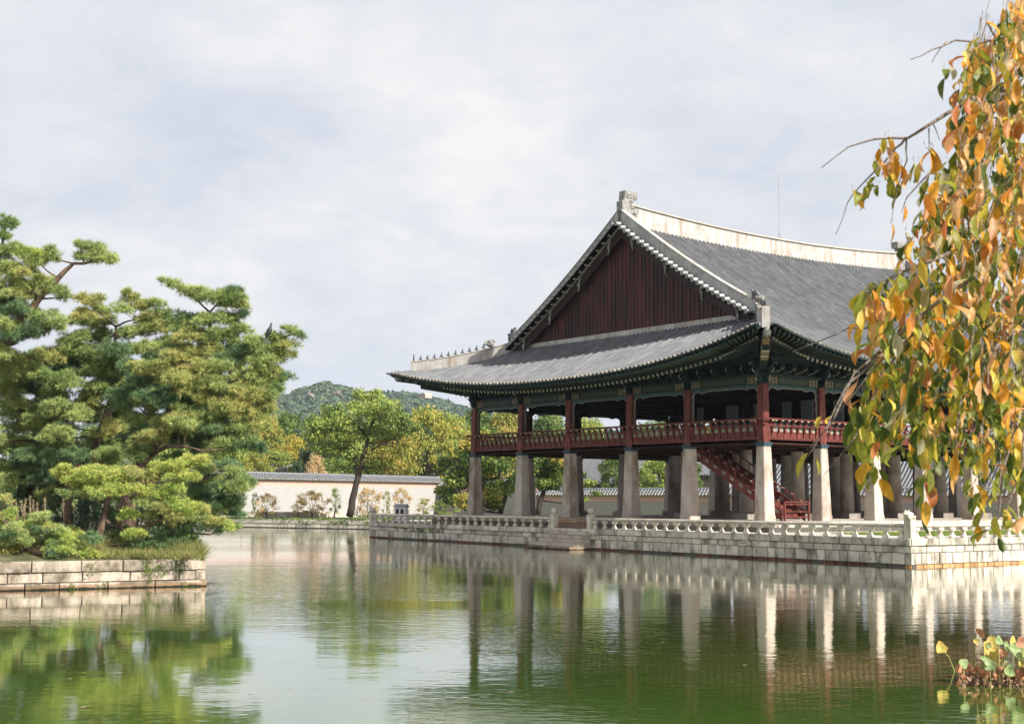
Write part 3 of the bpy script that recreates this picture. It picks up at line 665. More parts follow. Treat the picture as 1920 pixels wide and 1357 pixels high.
# lintels, fret frames, brackets
def upperworks(side, detail=True):
    F = frame(side); P = SP[side]; Ln = P[-1]
    for a, b in zip(P[:-1], P[1:]):
        m_ = MB(); fbox(m_, F, a+.25, b-.25, -.12, .14, 7.93, 8.42); o = m_.obj('lintel_beam', M['green'], pav)
        if detail:
            m2 = MB(); fbox(m2, F, a+1.25, b-1.25, .141, .15, 8.02, 8.34); m2.obj('painted_field', M['olive'], o)
            m2 = MB()
            for e_ in ((a+.42, a+.72, a+1.02), (b-.42, b-.72, b-1.02)):
                m2 = MB()
                for q in e_: fbox(m2, F, q-.05, q+.05, .142, .153, 7.96, 8.39)
                m2.obj('painted_end', M['goldb'], o)
            m2 = MB()
            for e_ in ((a+.57, a+.87), (b-.57, b-.87)):
                m2 = MB()
                for q in e_: m2.tube([F(q-.07, .15, 8.0), F(q+.05, .15, 8.1), F(q-.05, .15, 8.24), F(q+.07, .15, 8.36)], .014, 4)
                m2.obj('painted_scroll', M['cream'], o)
        # fret frame: scalloped fringe + side strips
        n_ = int((b-a-.5)/.13); L0 = a+.25; L1 = b-.25; top = []; bot = []
        for k in range(n_+1):
            f_ = k/n_; s = L0+(L1-L0)*f_; e = min(f_, 1-f_)*(L1-L0)
            d = .14+.10*max(0, 1-abs(e-1.0)/.35)+.28*max(0, 1-e/.45)**1.2+.05*abs(math.sin(k*1.1))
            top.append((s, 7.93)); bot.append((s, 7.93-d))
        m_ = MB()
        for k in range(n_):
            q = [top[k], top[k+1], bot[k+1], bot[k]]; m_.prism(q, -.03, .03, lambda s, z, o: F(s, o, z))
        for sg, s0 in ((1, L0), (-1, L1)):
            zz = [7.7, 7.45, 7.2, 6.9, 6.6, 6.35, 6.1, 5.95]; ww = [.22, .13, .17, .11, .15, .10, .13, .08]
            for k in range(7): m_.prism([(s0, zz[k]), (s0+sg*ww[k], zz[k]), (s0+sg*ww[k+1], zz[k+1]), (s0, zz[k+1])], -.03, .03, lambda s, z, o: F(s, o, z))
        o = m_.obj('fret_frame', M['teal'], pav)
        if detail:
            m2 = MB(); m2.tube([F(s, .04, z-.01) for s, z in bot], .016, 4)
            for sg, s0 in ((1, L0), (-1, L1)): m2.tube([F(s0+sg*w_, .04, z_) for w_, z_ in zip(ww, zz)], .015, 4)
            m2.obj('fret_edge', M['cream'], o)
    m_ = MB(); fbox(m_, F, -.35, Ln+.35, -.2, .30, 8.421, 8.55); m_.obj('plate_beam', M['green'], pav)
    m_ = MB(); fbox(m_, F, 0, Ln, -.06, .05, 8.551, 9.45); m_.obj('frieze_panel', M['greend'], pav)
    m_ = MB(); m_.tube([F(-1.2, .10, 9.62), F(Ln+1.2, .10, 9.62)], .20, 8); fbox(m_, F, -.9, Ln+.9, .0, .2, 9.2, 9.42); m_.obj('purlin', M['green'], pav)
    if not detail: return
    # wing brackets
    def bracket(sc_):
        mm = MB()
        mm.prism([(.0, 7.98), (.28, 7.98), (.48, 8.16), (.40, 8.20), (.50, 8.40), (.70, 8.62), (.62, 8.66), (.55, 8.78), (.78, 9.0), (.98, 9.16), (.86, 9.20), (.5, 9.25), (0, 9.4)], -.07*sc_, .07*sc_, lambda a_, b_, o: (o, -a_, b_))
        return mm
    bm = bracket(1).mesh('wing_bracket', M['green'])
    mt = MB(); mt.tube([(0, -.47, 8.14), (0, -.60, 8.25), (0, -.52, 8.42)], [.03, .025, .012], 5); mt.tube([(0, -.68, 8.60), (0, -.88, 8.72), (0, -.84, 8.88)], [.03, .025, .012], 5); mt.tube([(0, -.9, 9.12), (0, -1.08, 9.1), (0, -1.12, 8.96)], [.03, .02, .012], 5); tg = mt.mesh('bracket_tongue', M['cream'])
    ms = MB(); ms.prism([(.05, 8.56), (.32, 8.60), (.55, 8.80), (.50, 8.95), (.75, 9.12), (.05, 9.3)], -.05, .05, lambda a_, b_, o: (o, -a_, b_)); ms.box(-.35, -.10, 8.56, .35, -.05, 8.95); sm = ms.mesh('small_bracket', M['green'])
    m2 = MB(); m2.tube([(-.22, -.16, 8.65), (-.05, -.45, 8.75), (.05, -.62, 8.86), (.16, -.66, 8.98)], .022, 4); st_ = m2.mesh('bracket_scroll', M['cream'])
    rz = {'S': 0, 'E': math.pi/2}[side]
    for s in P:
        o = link('wing_bracket', bm, pav); o.location = F(s, 0, 0); o.rotation_euler = (0, 0, rz); link('bracket_tongue', tg, o)
    for a, b in zip(P[:-1], P[1:]):
        n_ = 4
        for k in range(1, n_+1):
            o = link('small_bracket', sm, pav); o.location = F(a+(b-a)*k/(n_+1), 0, 0); o.rotation_euler = (0, 0, rz); link('bracket_scroll', st_, o)
upperworks('S'); upperworks('E'); upperworks('N', False); upperworks('W', False)

# ---- roof -----------------------------------------------------------------
EX, EY = HX+4.12, HY+4.12
def flare(t): return .42*abs(t)**3
def eaveE(y): return 8.98+1.75*min(1.15, abs(y-YC)/22.0)**3.3       # long sides
def eaveS(x): return 8.90+1.85*min(1.15, abs(x-XC)/18.95)**2.35     # gable sides
def ridgez(y): return 19.60+.42*min(1., abs(y-YC)/15)**2
def g_(t): return t+.29*t*(1-t)
def zE(d, y):    # long-side slope: d = |x-XC|
    D = EX+flare((y-YC)/HY); return ridgez(y)+(eaveE(y)-ridgez(y))*g_(min(1.02, d/D))
GY = 2.3         # gable wall plane
def zS(x, k):    # gable-side skirt: k = distance in from the eave
    D = GY+4.35+flare((x-XC)/HX); s = min(1., k/D); return eaveS(x)+(12.45-eaveS(x))*(s-.22*s*(1-s))
roof = link('roof', None, pav); roof.empty_display_size = .3
# under-sheets (pan tiles + soffit) for the four faces
def sheet(name, fn, ns, nk, off, mt, flip=False):
    m_ = MB(); vs = []
    for i in range(ns+1):
        for j in range(nk+1): x, y, z = fn(i/ns, j/nk); vs.append((x, y, z+off))
    fs = []
    for i in range(ns):
        for j in range(nk):
            q = (i*(nk+1)+j, (i+1)*(nk+1)+j, (i+1)*(nk+1)+j+1, i*(nk+1)+j+1); fs.append(q[::-1] if flip else q)
    m_.add(vs, fs); return m_.obj(name, mt, roof)
def longface(sgn):
    def fn(a, b):
        yn = YC+(a*2-1)*(EY+.28); t = abs(a*2-1)
        D = EX+flare((yn-YC)/HY)
        kmax = D
        # rows near the corners stop at the hip line
        edge = (EY+.28)-abs(yn-YC)
        kin = min(D-.2, edge*1.0) if edge < 6.9 else D-.2
        k = kin*b; d = D-k
        return (XC+sgn*d, yn, zE(d, yn))
    return fn
def shortface(sgn):
    def fn(a, b):
        xn = XC+(a*2-1)*(EX+.28); D = EY+flare((xn-XC)/HX)
        edge = (EX+.28)-abs(xn-XC); kin = min(D-(HY-GY)+.1, edge)
        k = kin*b
        return (xn, YC-sgn*(D-k), zS(xn, k))
    return fn
for sg in (1, -1):
    sheet('pan_tiles', longface(sg), 90, 14, -.03, M['bed']); sheet('pan_tiles', shortface(sg), 90, 8, -.03, M['bed'])
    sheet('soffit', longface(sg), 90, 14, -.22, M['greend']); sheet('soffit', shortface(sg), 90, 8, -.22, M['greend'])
# convex tile rows
def half_tube(m_, pts, side, r_=.105, steps=True):
    k = 5; vs = []; n_ = len(pts)
    side = Vector(side).normalized()
    for p in pts:
        p = Vector(p)
        for j in range(k):
            q = math.pi*j/(k-1); vs.append(p+side*(math.cos(q)*r_)+Vector((0, 0, math.sin(q)*r_*1.35)))
    m_.add(vs, [(i*k+j, i*k+j+1, (i+1)*k+j+1, (i+1)*k+j) for i in range(n_-1) for j in range(k-1)])
def end_disc(m_, p, outv, side, r_=.115, mi=1):
    p = Vector(p); outv = Vector(outv).normalized(); side = Vector(side).normalized(); u_ = outv.cross(side); 
    if u_.z < 0: u_ = -u_
    old = m_.mi; m_.mi = mi
    c0 = p+outv*.05; k = 8
    ring = [c0+side*(math.cos(2*math.pi*j/k)*r_)+u_*(math.sin(2*math.pi*j/k)*r_) for j in range(k)]
    back = [q-outv*.10 for q in ring]
    m_.add(ring+back, [tuple(range(k))]+[(j, (j+1) % k, (j+1) % k+k, j+k) for j in range(k)])
    in_ = [c0+outv*.012+side*(math.cos(2*math.pi*j/k)*r_*.6)+u_*(math.sin(2*math.pi*j/k)*r_*.6) for j in range(k)]
    m_.add(in_, [tuple(range(k))]); m_.mi = old
SPC = .39
def long_rows(sg, as_parts):
    n_ = int(2*(EY+.1)/SPC); allm = MB()
    for i in range(n_+1):
        y = YC-(EY+.1)+i*SPC; D = EX+flare((y-YC)/HY); edge = EY+.28-abs(y-YC)
        kin = D-.25 if edge > 6.9 or not (abs(y-YC) > HY-GY-.2) else min(D-.25, edge)
        if kin < .3: continue
        m_ = MB() if as_parts else allm
        nseg = max(2, int(kin/1.4)); pts = [(XC+sg*(D-kin*j/nseg), y, zE(D-kin*j/nseg, y)) for j in range(nseg+1)]
        half_tube(m_, pts, (0, 1, 0)); end_disc(m_, Vector(pts[0])+Vector((0, 0, .02)), (sg, 0, -.35), (0, 1, 0))
        if as_parts: m_.obj('tile_row', [M['tile'], M['disc']], roof, smooth=False)
    if not as_parts: allm.obj('far_slope_tile_rows', [M['tile'], M['disc']], roof, kind='stuff')
def short_rows(sg, as_parts):
    n_ = int(2*(EX+.1)/SPC); allm = MB()
    for i in range(n_+1):
        x = XC-(EX+.1)+i*SPC; D = EY+flare((x-XC)/HX); edge = EX+.28-abs(x-XC); kin = min(D-(HY-GY), edge)
        if kin < .3: continue
        m_ = MB() if as_parts else allm
        nseg = max(2, int(kin/.9)); pts = [(x, YC-sg*(D-kin*j/nseg), zS(x, kin*j/nseg)) for j in range(nseg+1)]
        half_tube(m_, pts, (1, 0, 0)); end_disc(m_, Vector(pts[0])+Vector((0, 0, .02)), (0, -sg, -.35), (1, 0, 0))
        if as_parts: m_.obj('tile_row', [M['tile'], M['disc']], roof, smooth=False)
    if not as_parts: allm.obj('far_skirt_tile_rows', [M['tile'], M['disc']], roof, kind='stuff')
long_rows(1, True); short_rows(1, True); long_rows(-1, False); short_rows(-1, False)
# plaster ridges
def wallridge(name, pts, hts, th, mt, capmt, caph=.16, capw=.1, parent=roof):
    """upright ridge wall following pts (base centre line)"""
    m_ = MB(); k = len(pts); pts = [Vector(p) for p in pts]; vs = []
    for i, p in enumerate(pts):
        d = (pts[min(i+1, k-1)]-pts[max(0, i-1)]); d.z = 0; d.normalize(); n_ = Vector((d.y, -d.x, 0))
        for o_, z_ in ((-th, -.25), (th, -.25), (th*.92, hts[i]), (-th*.92, hts[i])): vs.append(p+n_*o_+Vector((0, 0, z_)))
    fs = [(i*4+j, i*4+(j+1) % 4, (i+1)*4+(j+1) % 4, (i+1)*4+j) for i in range(k-1) for j in range(4)]+[(3, 2, 1, 0), tuple((k-1)*4+j for j in range(4))]
    m_.add(vs, fs); o = m_.obj(name, mt, parent)
    m_ = MB(); vs = []
    for i, p in enumerate(pts):
        d = (pts[min(i+1, k-1)]-pts[max(0, i-1)]); d.z = 0; d.normalize(); n_ = Vector((d.y, -d.x, 0)); w_ = th+capw
        for o_, z_ in ((-w_, .0), (w_, .0), (w_, caph*.55), (w_*.45, caph), (-w_*.45, caph), (-w_, caph*.55)): vs.append(p+n_*o_+Vector((0, 0, hts[i]+z_)))
    fs = [(i*6+j, i*6+(j+1) % 6, (i+1)*6+(j+1) % 6, (i+1)*6+j) for i in range(k-1) for j in range(6)]+[(5, 4, 3, 2, 1, 0), tuple((k-1)*6+j for j in range(6))]
    m_.add(vs, fs); 
    return o, m_
ny = 24
ptsr = [(XC, GY+.1+(30.0)*i/ny, ridgez(GY+.1+30.0*i/ny)-.1) for i in range(ny+1)]
def rtop(y): return 20.62+.62*(abs(y-YC)/15)**2
mr, cp = wallridge('main_ridge', ptsr, [rtop(p[1])-p[2] for p in ptsr], .30, M['plaster'], M['cap'])
cp.obj('ridge_cap_tiles', M['cap'], roof)
for sg in (1, -1):     # chwidu: ridge-end ornament, stepped block
    y0 = YC-sg*15.0; m_ = MB()
    prof = [(-.45, -1.25), (.55, -1.25), (.75, -.5), (.95, .0), (.75, .15), (.40, .45), (.30, .62), (.75, .66), (.80, 1.15), (-.35, 1.20), (-.42, .55), (-.62, .45), (-.60, -.2), (-.40, -.3)]
    m_.prism(prof, -.30, .30, lambda a, b, o: (XC+o, y0+sg*a, 21.02+b))
    m_.prism([(-.3, .72), (.7, .72), (.74, 1.1), (-.28, 1.12)], -.35, .35, lambda a, b, o: (XC+o, y0+sg*a, 21.02+b))
    for k, (a, b) in enumerate(((.0, .92), (.42, .92), (.2, .5), (.3, .1), (.5, -.3))): m_.blob((XC+.3, y0+sg*a, 21.02+b), .12, .17, .14, 8, 4, k, .3)
    m_.obj('ridge_end_ornament', M['clay'], roof)
# descending gable ridges + edge tiles + bargeboards + gable wall
for sg in (1, -1):
    gy = YC-sg*15.0-.0; yo = YC-sg*(HY-1.85)
    for sx in (1, -1):
        dm = 12.3; n_ = 16
        pts = [(XC+sx*(.2+(dm-.2)*i/n_), yo, zE(.2+(dm-.2)*i/n_, yo)-.02) for i in range(n_+1)]
        hts = [.95-.20*(i/n_) for i in range(n_+1)]
        o, cp = wallridge('gable_ridge', pts, hts, .17, M['plasterg'], M['plaster'], .09, .05); cp.obj('gable_ridge_cap', M['plaster'], roof)
        # dragon head at the foot
        px, pz = pts[-1][0], pts[-1][2]
        m_ = MB(); m_.blob((px-sx*.1, yo, pz+.95), .35, .22, .32, 9, 6, 1, .35); m_.blob((px+sx*.25, yo, pz+.80), .28, .18, .20, 8, 5, 2, .35)
        m_.blob((px+sx*.38, yo, pz+1.05), .14, .14, .12, 7, 4, 3, .3); m_.prism([(-.3, 1.1), (.15, 1.15), (-.05, 1.5), (-.2, 1.35), (-.38, 1.55)], -.12, .12, lambda a, b, o_: (px+sx*a, yo+o_, pz+b))
        m_.box(min(px-sx*.3, px+sx*.3), yo-.15, pz, max(px-sx*.3, px+sx*.3), yo+.15, pz+.7)
        m_.obj('dragon_head', M['black'], roof)
        # edge tiles pointing outwards
        d = .2275
        while d < dm-.1:
            z = zE(d, yo); x = XC+sx*d; m_ = MB(); yb = yo+sg*.1; ye = yo-sg*.72
            slope = (zE(d+.1, yo)-zE(d-.1, yo))/.2
            m_.tube([(x, yb, z+.04), (x, ye, z-.04)], .125, 8); m_.mi = 1; m_.tube([(x, ye, z-.04), (x, ye-sg*.05, z-.045)], .155, 8)
            m_.mi = 2; m_.prism([(d-.2275, zE(d-.2275, yo)-.1), (d+.2275, zE(d+.2275, yo)-.1), (d+.2275, zE(d+.2275, yo)-.2), (d-.2275, zE(d-.2275, yo)-.2)], yo+sg*.47, ye+sg*.06, lambda a, b, o_: (XC+sx*a, o_, b))
            m_.obj('gable_edge_tile', [M['tilel'], M['clay'], M['dark']], roof, smooth=False); d += .455
        # bargeboard
        k = 12; top = [(.0+(dm)*i/k) for i in range(k+1)]
        m_ = MB()
        for i in range(k):
            a, b = top[i], top[i+1]
            q = [(a, zE(a, yo)-.20), (b, zE(b, yo)-.20), (b, zE(b, yo)-.95), (a, zE(a, yo)-1.0 if i else zE(0, yo)-1.1)]
            m_.prism(q, yo-sg*.02, yo+sg*.06, lambda a_, b_, o_: (XC+sx*a_, o_, b_))
        m_.obj('bargeboard', M['barge'], roof)
        for dd_ in (1.1, 4.3, 7.6, 10.7):   # curled iron straps
            m_ = MB(); z = zE(dd_, yo)
            m_.tube([(XC+sx*(dd_+x_*.8), yo-sg*.10, z-.3-h_) for x_, h_ in ((0, 0), (.05, .3), (.16, .5), (.10, .75), (.22, 1.0))], [.10, .07, .12, .06, .04], 6); m_.obj('bargeboard_strap', M['clay'], roof)
        # lookout rafters seen under the far verge
        d = .8
        while d < dm-.6:
            z = zE(d, yo)-.28; m_ = MB(); m_.tube([(XC+sx*d, yo-sg*.5, z), (XC+sx*d, yo+sg*.4, z+.02)], .07, 6); m_.obj('verge_lookout', M['cream'] if sx < 0 else M['greend'], roof); d += .62
    # planks
    yp = YC-sg*(HY-GY); pw = .385; n_ = int(22.4/pw)
    for i in range(n_):
        x0 = XC-11.2+i*pw; rr = random.Random(i*3+sg); zt0 = zE(abs(x0-XC), yp)-.12; zt1 = zE(abs(x0+pw-XC), yp)-.12; zb = 12.35
        if min(zt0, zt1) < zb+.15: continue
        yy = yp-sg*rr.uniform(0, .02)
        m_ = MB(); m_.hexa([(x0+.006, yy, zb), (x0+pw-.006, yy, zb), (x0+pw-.006, yy+sg*.06, zb), (x0+.006, yy+sg*.06, zb), (x0+.006, yy, zt0), (x0+pw-.006, yy, zt1), (x0+pw-.006, yy+sg*.06, zt1), (x0+.006, yy+sg*.06, zt0)])
        m_.box(x0-.035, yy-sg*.035 if sg > 0 else yy, zb, x0+.035, yy if sg > 0 else yy+.035, zt0)
        m_.obj('gable_plank', M['redd'], roof)
    # flashing where the skirt meets the gable
    m_ = MB(); m_.box(XC-11.6, yp-.16 if sg > 0 else yp-.05, 12.15, XC+11.6, yp+.05 if sg > 0 else yp+.16, 12.62); m_.obj('skirt_flashing', M['plaster'], roof)
    # hip ridges
    for sx in (1, -1):
        pts = []; hts = []
        for i in range(11):
            k = .9+6.1*i/10; x = XC+sx*(EX+.28-k); y = YC-sg*(EY+.28-k)
            z = max(zS(x, k), zE(abs(x-XC), y)); pts.append((x, y, z-.05)); hts.append((.86-.10*(i/10)) if sx > 0 else (.60-.06*(i/10)))
        o, cp = wallridge('hip_ridge', pts, hts, .22, M['plaster'], M['cap'], .07, .03); cp.obj('hip_ridge_cap', M['cap'], roof)
        # row of small roof figures + a dragon head
        if sg > 0:
            for i in range(11):
                f_ = i*.062+.02; a = Vector(pts[0]).lerp(Vector(pts[-1]), f_); idx = min(9, int(f_*10)); a.z = (Vector(pts[idx]).lerp(Vector(pts[idx+1]), f_*10-idx)).z+(.93 if sx > 0 else .68)
                m_ = MB(); h_ = .54 if i == 0 else .36
                m_.lathe((0, 0, 0), [(.07, 0), (.10, .06), (.08, h_*.45), (.05, h_*.6), (.075, h_*.75), (.03, h_)], 7, sy=.7)
                dx = Vector((sx, -sg, 0)).normalized()
                if i: m_.tube([(dx.x*.02, dx.y*.02, h_*.5), (dx.x*.16, dx.y*.16, .02)], [.05, .03], 5); m_.tube([(-dx.x*.02, -dx.y*.02, h_*.3), (-dx.x*.14, -dx.y*.14, .02)], [.06, .03], 5)
                o = m_.obj('roof_figure', M['black'], roof); o.location = a
            a = Vector(pts[7]); a.z += .95 if sx > 0 else .70; m_ = MB()
            dx = Vector((sx, -sg, 0)).normalized()
            m_.blob((0, 0, .22), .30, .30, .28, 9, 5, 4, .35); m_.blob(tuple(dx*.32+Vector((0, 0, .26))), .2, .2, .16, 8, 4, 5, .4); m_.blob(tuple(-dx*.25+Vector((0, 0, .42))), .16, .16, .14, 7, 4, 6, .3)
            o = m_.obj('dragon_head', M['clay'], roof); o.location = a
        # end block and corner tosu, corner beams
        p = Vector(pts[0]); dx = Vector((sx, -sg, 0)).normalized(); sd = Vector((dx.y, -dx.x, 0))
        m_ = MB()
        cx_, cy_ = (0 if sx > 0 else -28.7), (0 if sg > 0 else 34.6)
        c0 = Vector((cx_, cy_, 9.25)); c1 = Vector((XC+sx*(EX+.12), YC-sg*(EY+.12), eaveS(XC+18.9)-.42))
        def beam(mm, a, b, w_, h0, h1):
            mm.hexa([a+sd*w_-Vector((0, 0, h0)), a-sd*w_-Vector((0, 0, h0)), b-sd*w_-Vector((0, 0, h1)), b+sd*w_-Vector((0, 0, h1)),
                     a+sd*w_, a-sd*w_, b-sd*w_, b+sd*w_])
        beam(m_, c0, c0.lerp(c1, .70)-Vector((0, 0, .12)), .20, .5, .42); beam(m_, c0.lerp(c1, .35)+Vector((0, 0, .22)), c1, .17, .35, .30)
        m_.obj('corner_beam', M['green'], roof)
        m_ = MB()
        for f0_ in (.38, .47, .56, .64) if sx*sg > 0 else ():
            m_ = MB(); beam(m_, c0.lerp(c1, f0_)-Vector((0, 0, .02)), c0.lerp(c1, f0_+.05)-Vector((0, 0, .02)), .212, .55, .53); m_.obj('beam_painted_band', M['goldb'] if f0_ in (.38, .56) else M['cream'], roof)
        for f0_ in (.78, .88) if sx*sg > 0 else ():
            m_ = MB(); beam(m_, c0.lerp(c1, f0_)+Vector((0, 0, .03)), c0.lerp(c1, f0_+.05)+Vector((0, 0, .03)), .182, .40, .38); m_.obj('beam_painted_band', M['goldb'], roof)
        m_ = MB()
        for f_ in (.55, .62, .76, .88): q = c0.lerp(c1, f_)-Vector((0, 0, .10)); m_.blob(tuple(q), .26, .26, .07, 8, 4)
        m_.obj('beam_ornament', M['cream'], roof)
        m_ = MB(); e = c1+dx*.05; m_.tube([e-dx*.35-Vector((0, 0, .12)), e+dx*.0-Vector((0, 0, .08)), e+dx*.14+Vector((0, 0, .06)), e+dx*.17+Vector((0, 0, .18))], [.24, .24, .15, .07], 8)
        m_.obj('corner_end_cap', M['clay'], roof)
# rafters: round ones, then flying square ones; fanned at the corners
def rafters(side, detail):
    E = side in ('E', 'W'); half = HY if E else HX; sg = 1 if side in ('E', 'S') else -1; n_ = int(2*(half+4.2)/.41)
    allm = MB(); allm2 = MB(); allm3 = MB()
    for i in range(n_+1):
        s = -half-4.2+i*(2*(half+4.2)/n_)
        far = 4.20+flare(s/half)*.9; mid = 2.95+flare(s/half)*.4
        lim = half-.3
        def pt(o_, s_, z_):
            return Vector((XC+sg*(HX+o_), YC+s_, z_)) if E else Vector((XC+s_, YC-sg*(HY+o_), z_))
        ze = (eaveE(YC+s) if E else eaveS(XC+s))
        if abs(s) > lim:   # fan: radiate from a point inside the corner
            c_ = math.copysign(lim-1.4, s); base = pt(-1.4, c_, 9.75); fo = (s-c_)/(far+1.4); 
            sm_ = c_+fo*(mid+1.4); 
            a = base; sa = c_+fo*1.5; a = pt(.1, sa, 9.75)
            if abs(sm_) > half+mid-.25: continue
        else: sm_ = s; a = pt(-.1, s, 9.82)
        b = pt(mid, sm_, ze-.50); 
        c0_ = pt(mid-.7, sm_-(s-sm_)*.5, ze-.33+.10); c1_ = pt(far-.12, s if abs(s) < half+far-.3 else math.copysign(half+far-.3, s), ze-.20)
        m1 = MB() if detail else allm; m1.tube([a, b], [.105, .10], 6, cap=True)
        if detail:
            o = m1.obj('round_rafter', M['green'], roof)
        dr = (b-a).normalized(); m2 = MB() if detail else allm2
        k = 8; u_ = dr.orthogonal().normalized(); v_ = dr.cross(u_)
        m2.mi = 0; m2.add([b+dr*.012+(u_*math.cos(q*math.pi/4)+v_*math.sin(q*math.pi/4))*.10 for q in range(8)], [tuple(range(8))])
        if detail: m2.mi = 1; m2.add([b+dr*.018+(u_*math.cos(q*math.pi/4)+v_*math.sin(q*math.pi/4))*.045 for q in range(8)], [tuple(range(8))]); m2.obj('rafter_end', [M['cream'], M['gold']], roof)
        m3 = MB() if detail else allm3; m3.mi = 0; m3.tube([c0_, c1_], .085, 4); dr = (c1_-c0_).normalized(); m3.mi = 1
        m3.tube([c1_-dr*.28, c1_+dr*.005], .09, 4)
        if detail: m3.obj('flying_rafter', [M['olive'], M['teal']], roof)
    if not detail:
        allm.obj('far_round_rafters', M['green'], roof, kind='stuff'); allm3.obj('far_flying_rafters', [M['green'], M['teal']], roof, kind='stuff')
    # eave boards following the curve
    m_ = MB(); q = []; q2 = []
    for i in range(61):
        s = -(half+4.35)+i*2*(half+4.35)/60; z = (eaveE(YC+s) if E else eaveS(XC+s)); fr = flare(s/half)
        o1 = 4.25+fr; o2 = 3.0+fr*.4
        if i == 0 or i == 60: o2 = 3.0+fr*.4
        q.append(pt(o1, s, z-.09)); 
        s2 = s*(half+3.0)/(half+4.35); q2.append(pt(o2, s2, (eaveE(YC+s2) if E else eaveS(XC+s2))-.36))
    m_.tube(q, .07, 4); m_.tube(q2, .06, 4); m_.obj('eave_board', M['green'], roof)
rafters('E', True); rafters('S', True); rafters('N', False); rafters('W', False)
# lightning rod
a = Vector((XC, 17.7, rtop(17.7)+.12))
rod = thing('lightning_rod', tuple(a), 'tall thin lightning rod standing on the middle of the pavilion ridge', 'lightning rod')
m_ = MB(); m_.tube([(0, 0, .45), (.02, .02, 2.5), (.0, 0, 5.0)], .014, 5); m_.obj('rod', M['clay'], rod)
for k in range(3):
    m_ = MB(); q = k*2.1; m_.tube([(math.cos(q)*.22, math.sin(q)*.22, 0), (0, 0, .5)], .014, 4); m_.obj('leg', M['clay'], rod)
m_ = MB(); m_.lathe((0, 0, -.04), [(.28, 0), (.26, .05)], 8); m_.obj('base', M['black'], rod)

# staircase --------------------------------------------------------------
sta = thing('red_staircase', (-.4, 1.6, 0), 'steep red timber staircase rising left under the pavilion floor', 'staircase')
So = sta.location; x0, x1, z1 = -.2, -8.0, 4.45; ya, yb = 1.7, 3.7
for y in (ya, yb):
    m_ = MB(); m_.hexa([Vector(p)-So for p in ((x0, y-.05, 0), (x0, y+.05, 0), (x1, y+.05, z1-.25), (x1, y-.05, z1-.25), (x0-.0, y-.05, .62), (x0, y+.05, .62), (x1, y+.05, z1+.35), (x1, y-.05, z1+.35))])
    m_.obj('stringer', M['red'], sta)
    m_ = MB(); m_.tube([Vector(p)-So for p in ((x0-.3, y, 1.12), (x1, y, z1+1.05))], .045, 5); m_.obj('handrail', M['red'], sta)
    for k in range(11):
        f_ = (k+.5)/11; x = x0+(x1-x0)*f_; z = .62+(z1-.27)*f_
        m_ = MB(); m_.box(-.16, -.03, -.06, .16, .03, .10); o = m_.obj('rail_inset', M['lattice'], sta); o.location = Vector((x, y-.06, z+.12-.35))-So; o.rotation_euler = (0, .52, 0)
        m_ = MB(); m_.tube([(0, 0, -.1), (0, 0, .42)], .035, 4); o = m_.obj('rail_post', M['red'], sta); o.location = Vector((x+.2, y, z+.05))-So
        m_ = MB(); m_.blob((0, 0, 0), .09, .05, .05, 6, 3); o = m_.obj('cloud_block', M['cream'], sta); o.location = Vector((x+.1, y-.05, z+.40))-So
for k in range(18):
    f_ = k/18; x = x0-.1+(x1-x0)*f_; z = .22+(z1-.3)*f_
    m_ = MB(); m_.box(-.38, ya+.06-So.y, -.04, .05, yb-.06-So.y, .03); m_.box(-.40, ya+.06-So.y, -.0, -.36, yb-.06-So.y, .25); o = m_.obj('tread', M['red'], sta); o.location = (x-So.x, 0, z)
# little gate at the foot
gx = x0+.25
for y in (ya-.05, yb+.05):
    m_ = MB(); m_.box(gx-.05-So.x, y-.05-So.y, 0, gx+.05-So.x, y+.05-So.y, 1.15); m_.obj('gate_post', M['red'], sta)
for z in (.25, .55, .98, 1.12):
    m_ = MB(); m_.box(gx-.03-So.x, ya-So.y, z-.03, gx+.03-So.x, yb-So.y, z+.03); m_.obj('gate_bar', M['red'], sta)
for y in np.linspace(ya+.25, yb-.25, 6):
    m_ = MB(); m_.box(gx-.02-So.x, y-.02-So.y, .981, gx+.02-So.x, y+.02-So.y, 1.1); m_.obj('gate_bar', M['red'], sta)

# ================================================================== FAR BANK, PALACE WALLS, BUILDINGS
bk = thing('far_bank_wall', (*B_, WATER), 'low stone embankment wall of the far shore left of the terrace', 'embankment')
bo = bk.location.copy()
bd = Vector((A_[0]-B_[0], A_[1]-B_[1])).normalized()
Bs = (B_[0]-bd.x*6, B_[1]-bd.y*6); Be = (B_[0]+bd.x*34, B_[1]+bd.y*34)
m_ = MB(); pn = Vector((bd.y, -bd.x)); pn = pn if pn.dot(Vector((1, -1))) > 0 else -pn
block_face(bk, Be, Bs, [(-.98, -1.42), (-1.42, -1.85), (-1.85, -2.1)], [1.0, .9, 1.4], ['coping_stone', 'stone_block', 'footing_stone'], [M['granite'], M['granite'], M['blockd']], [.05, 0, .12], 21, org=bo, gap=.025)
m_ = MB(); q0, q1 = Vector((*A_, 0)), Vector((*Bs, 0)); nb = Vector((pn.x, pn.y, 0))
m_.hexa([Vector((p.x, p.y, z))-bo for p, z in ((q0-nb*.15, -2.3), (q1-nb*.15, -2.3), (q1-nb*1.2, -2.3), (q0-nb*1.2, -2.3), (q0-nb*.15, -1.0), (q1-nb*.15, -1.0), (q1-nb*1.2, -1.0), (q0-nb*1.2, -1.0))]); m_.obj('backing', M['mortar'], bk)
e0 = thing('hidden_bank_wall', (*B_, WATER), 'plain stone embankment wall of the shore behind the pavilion terrace', 'embankment')
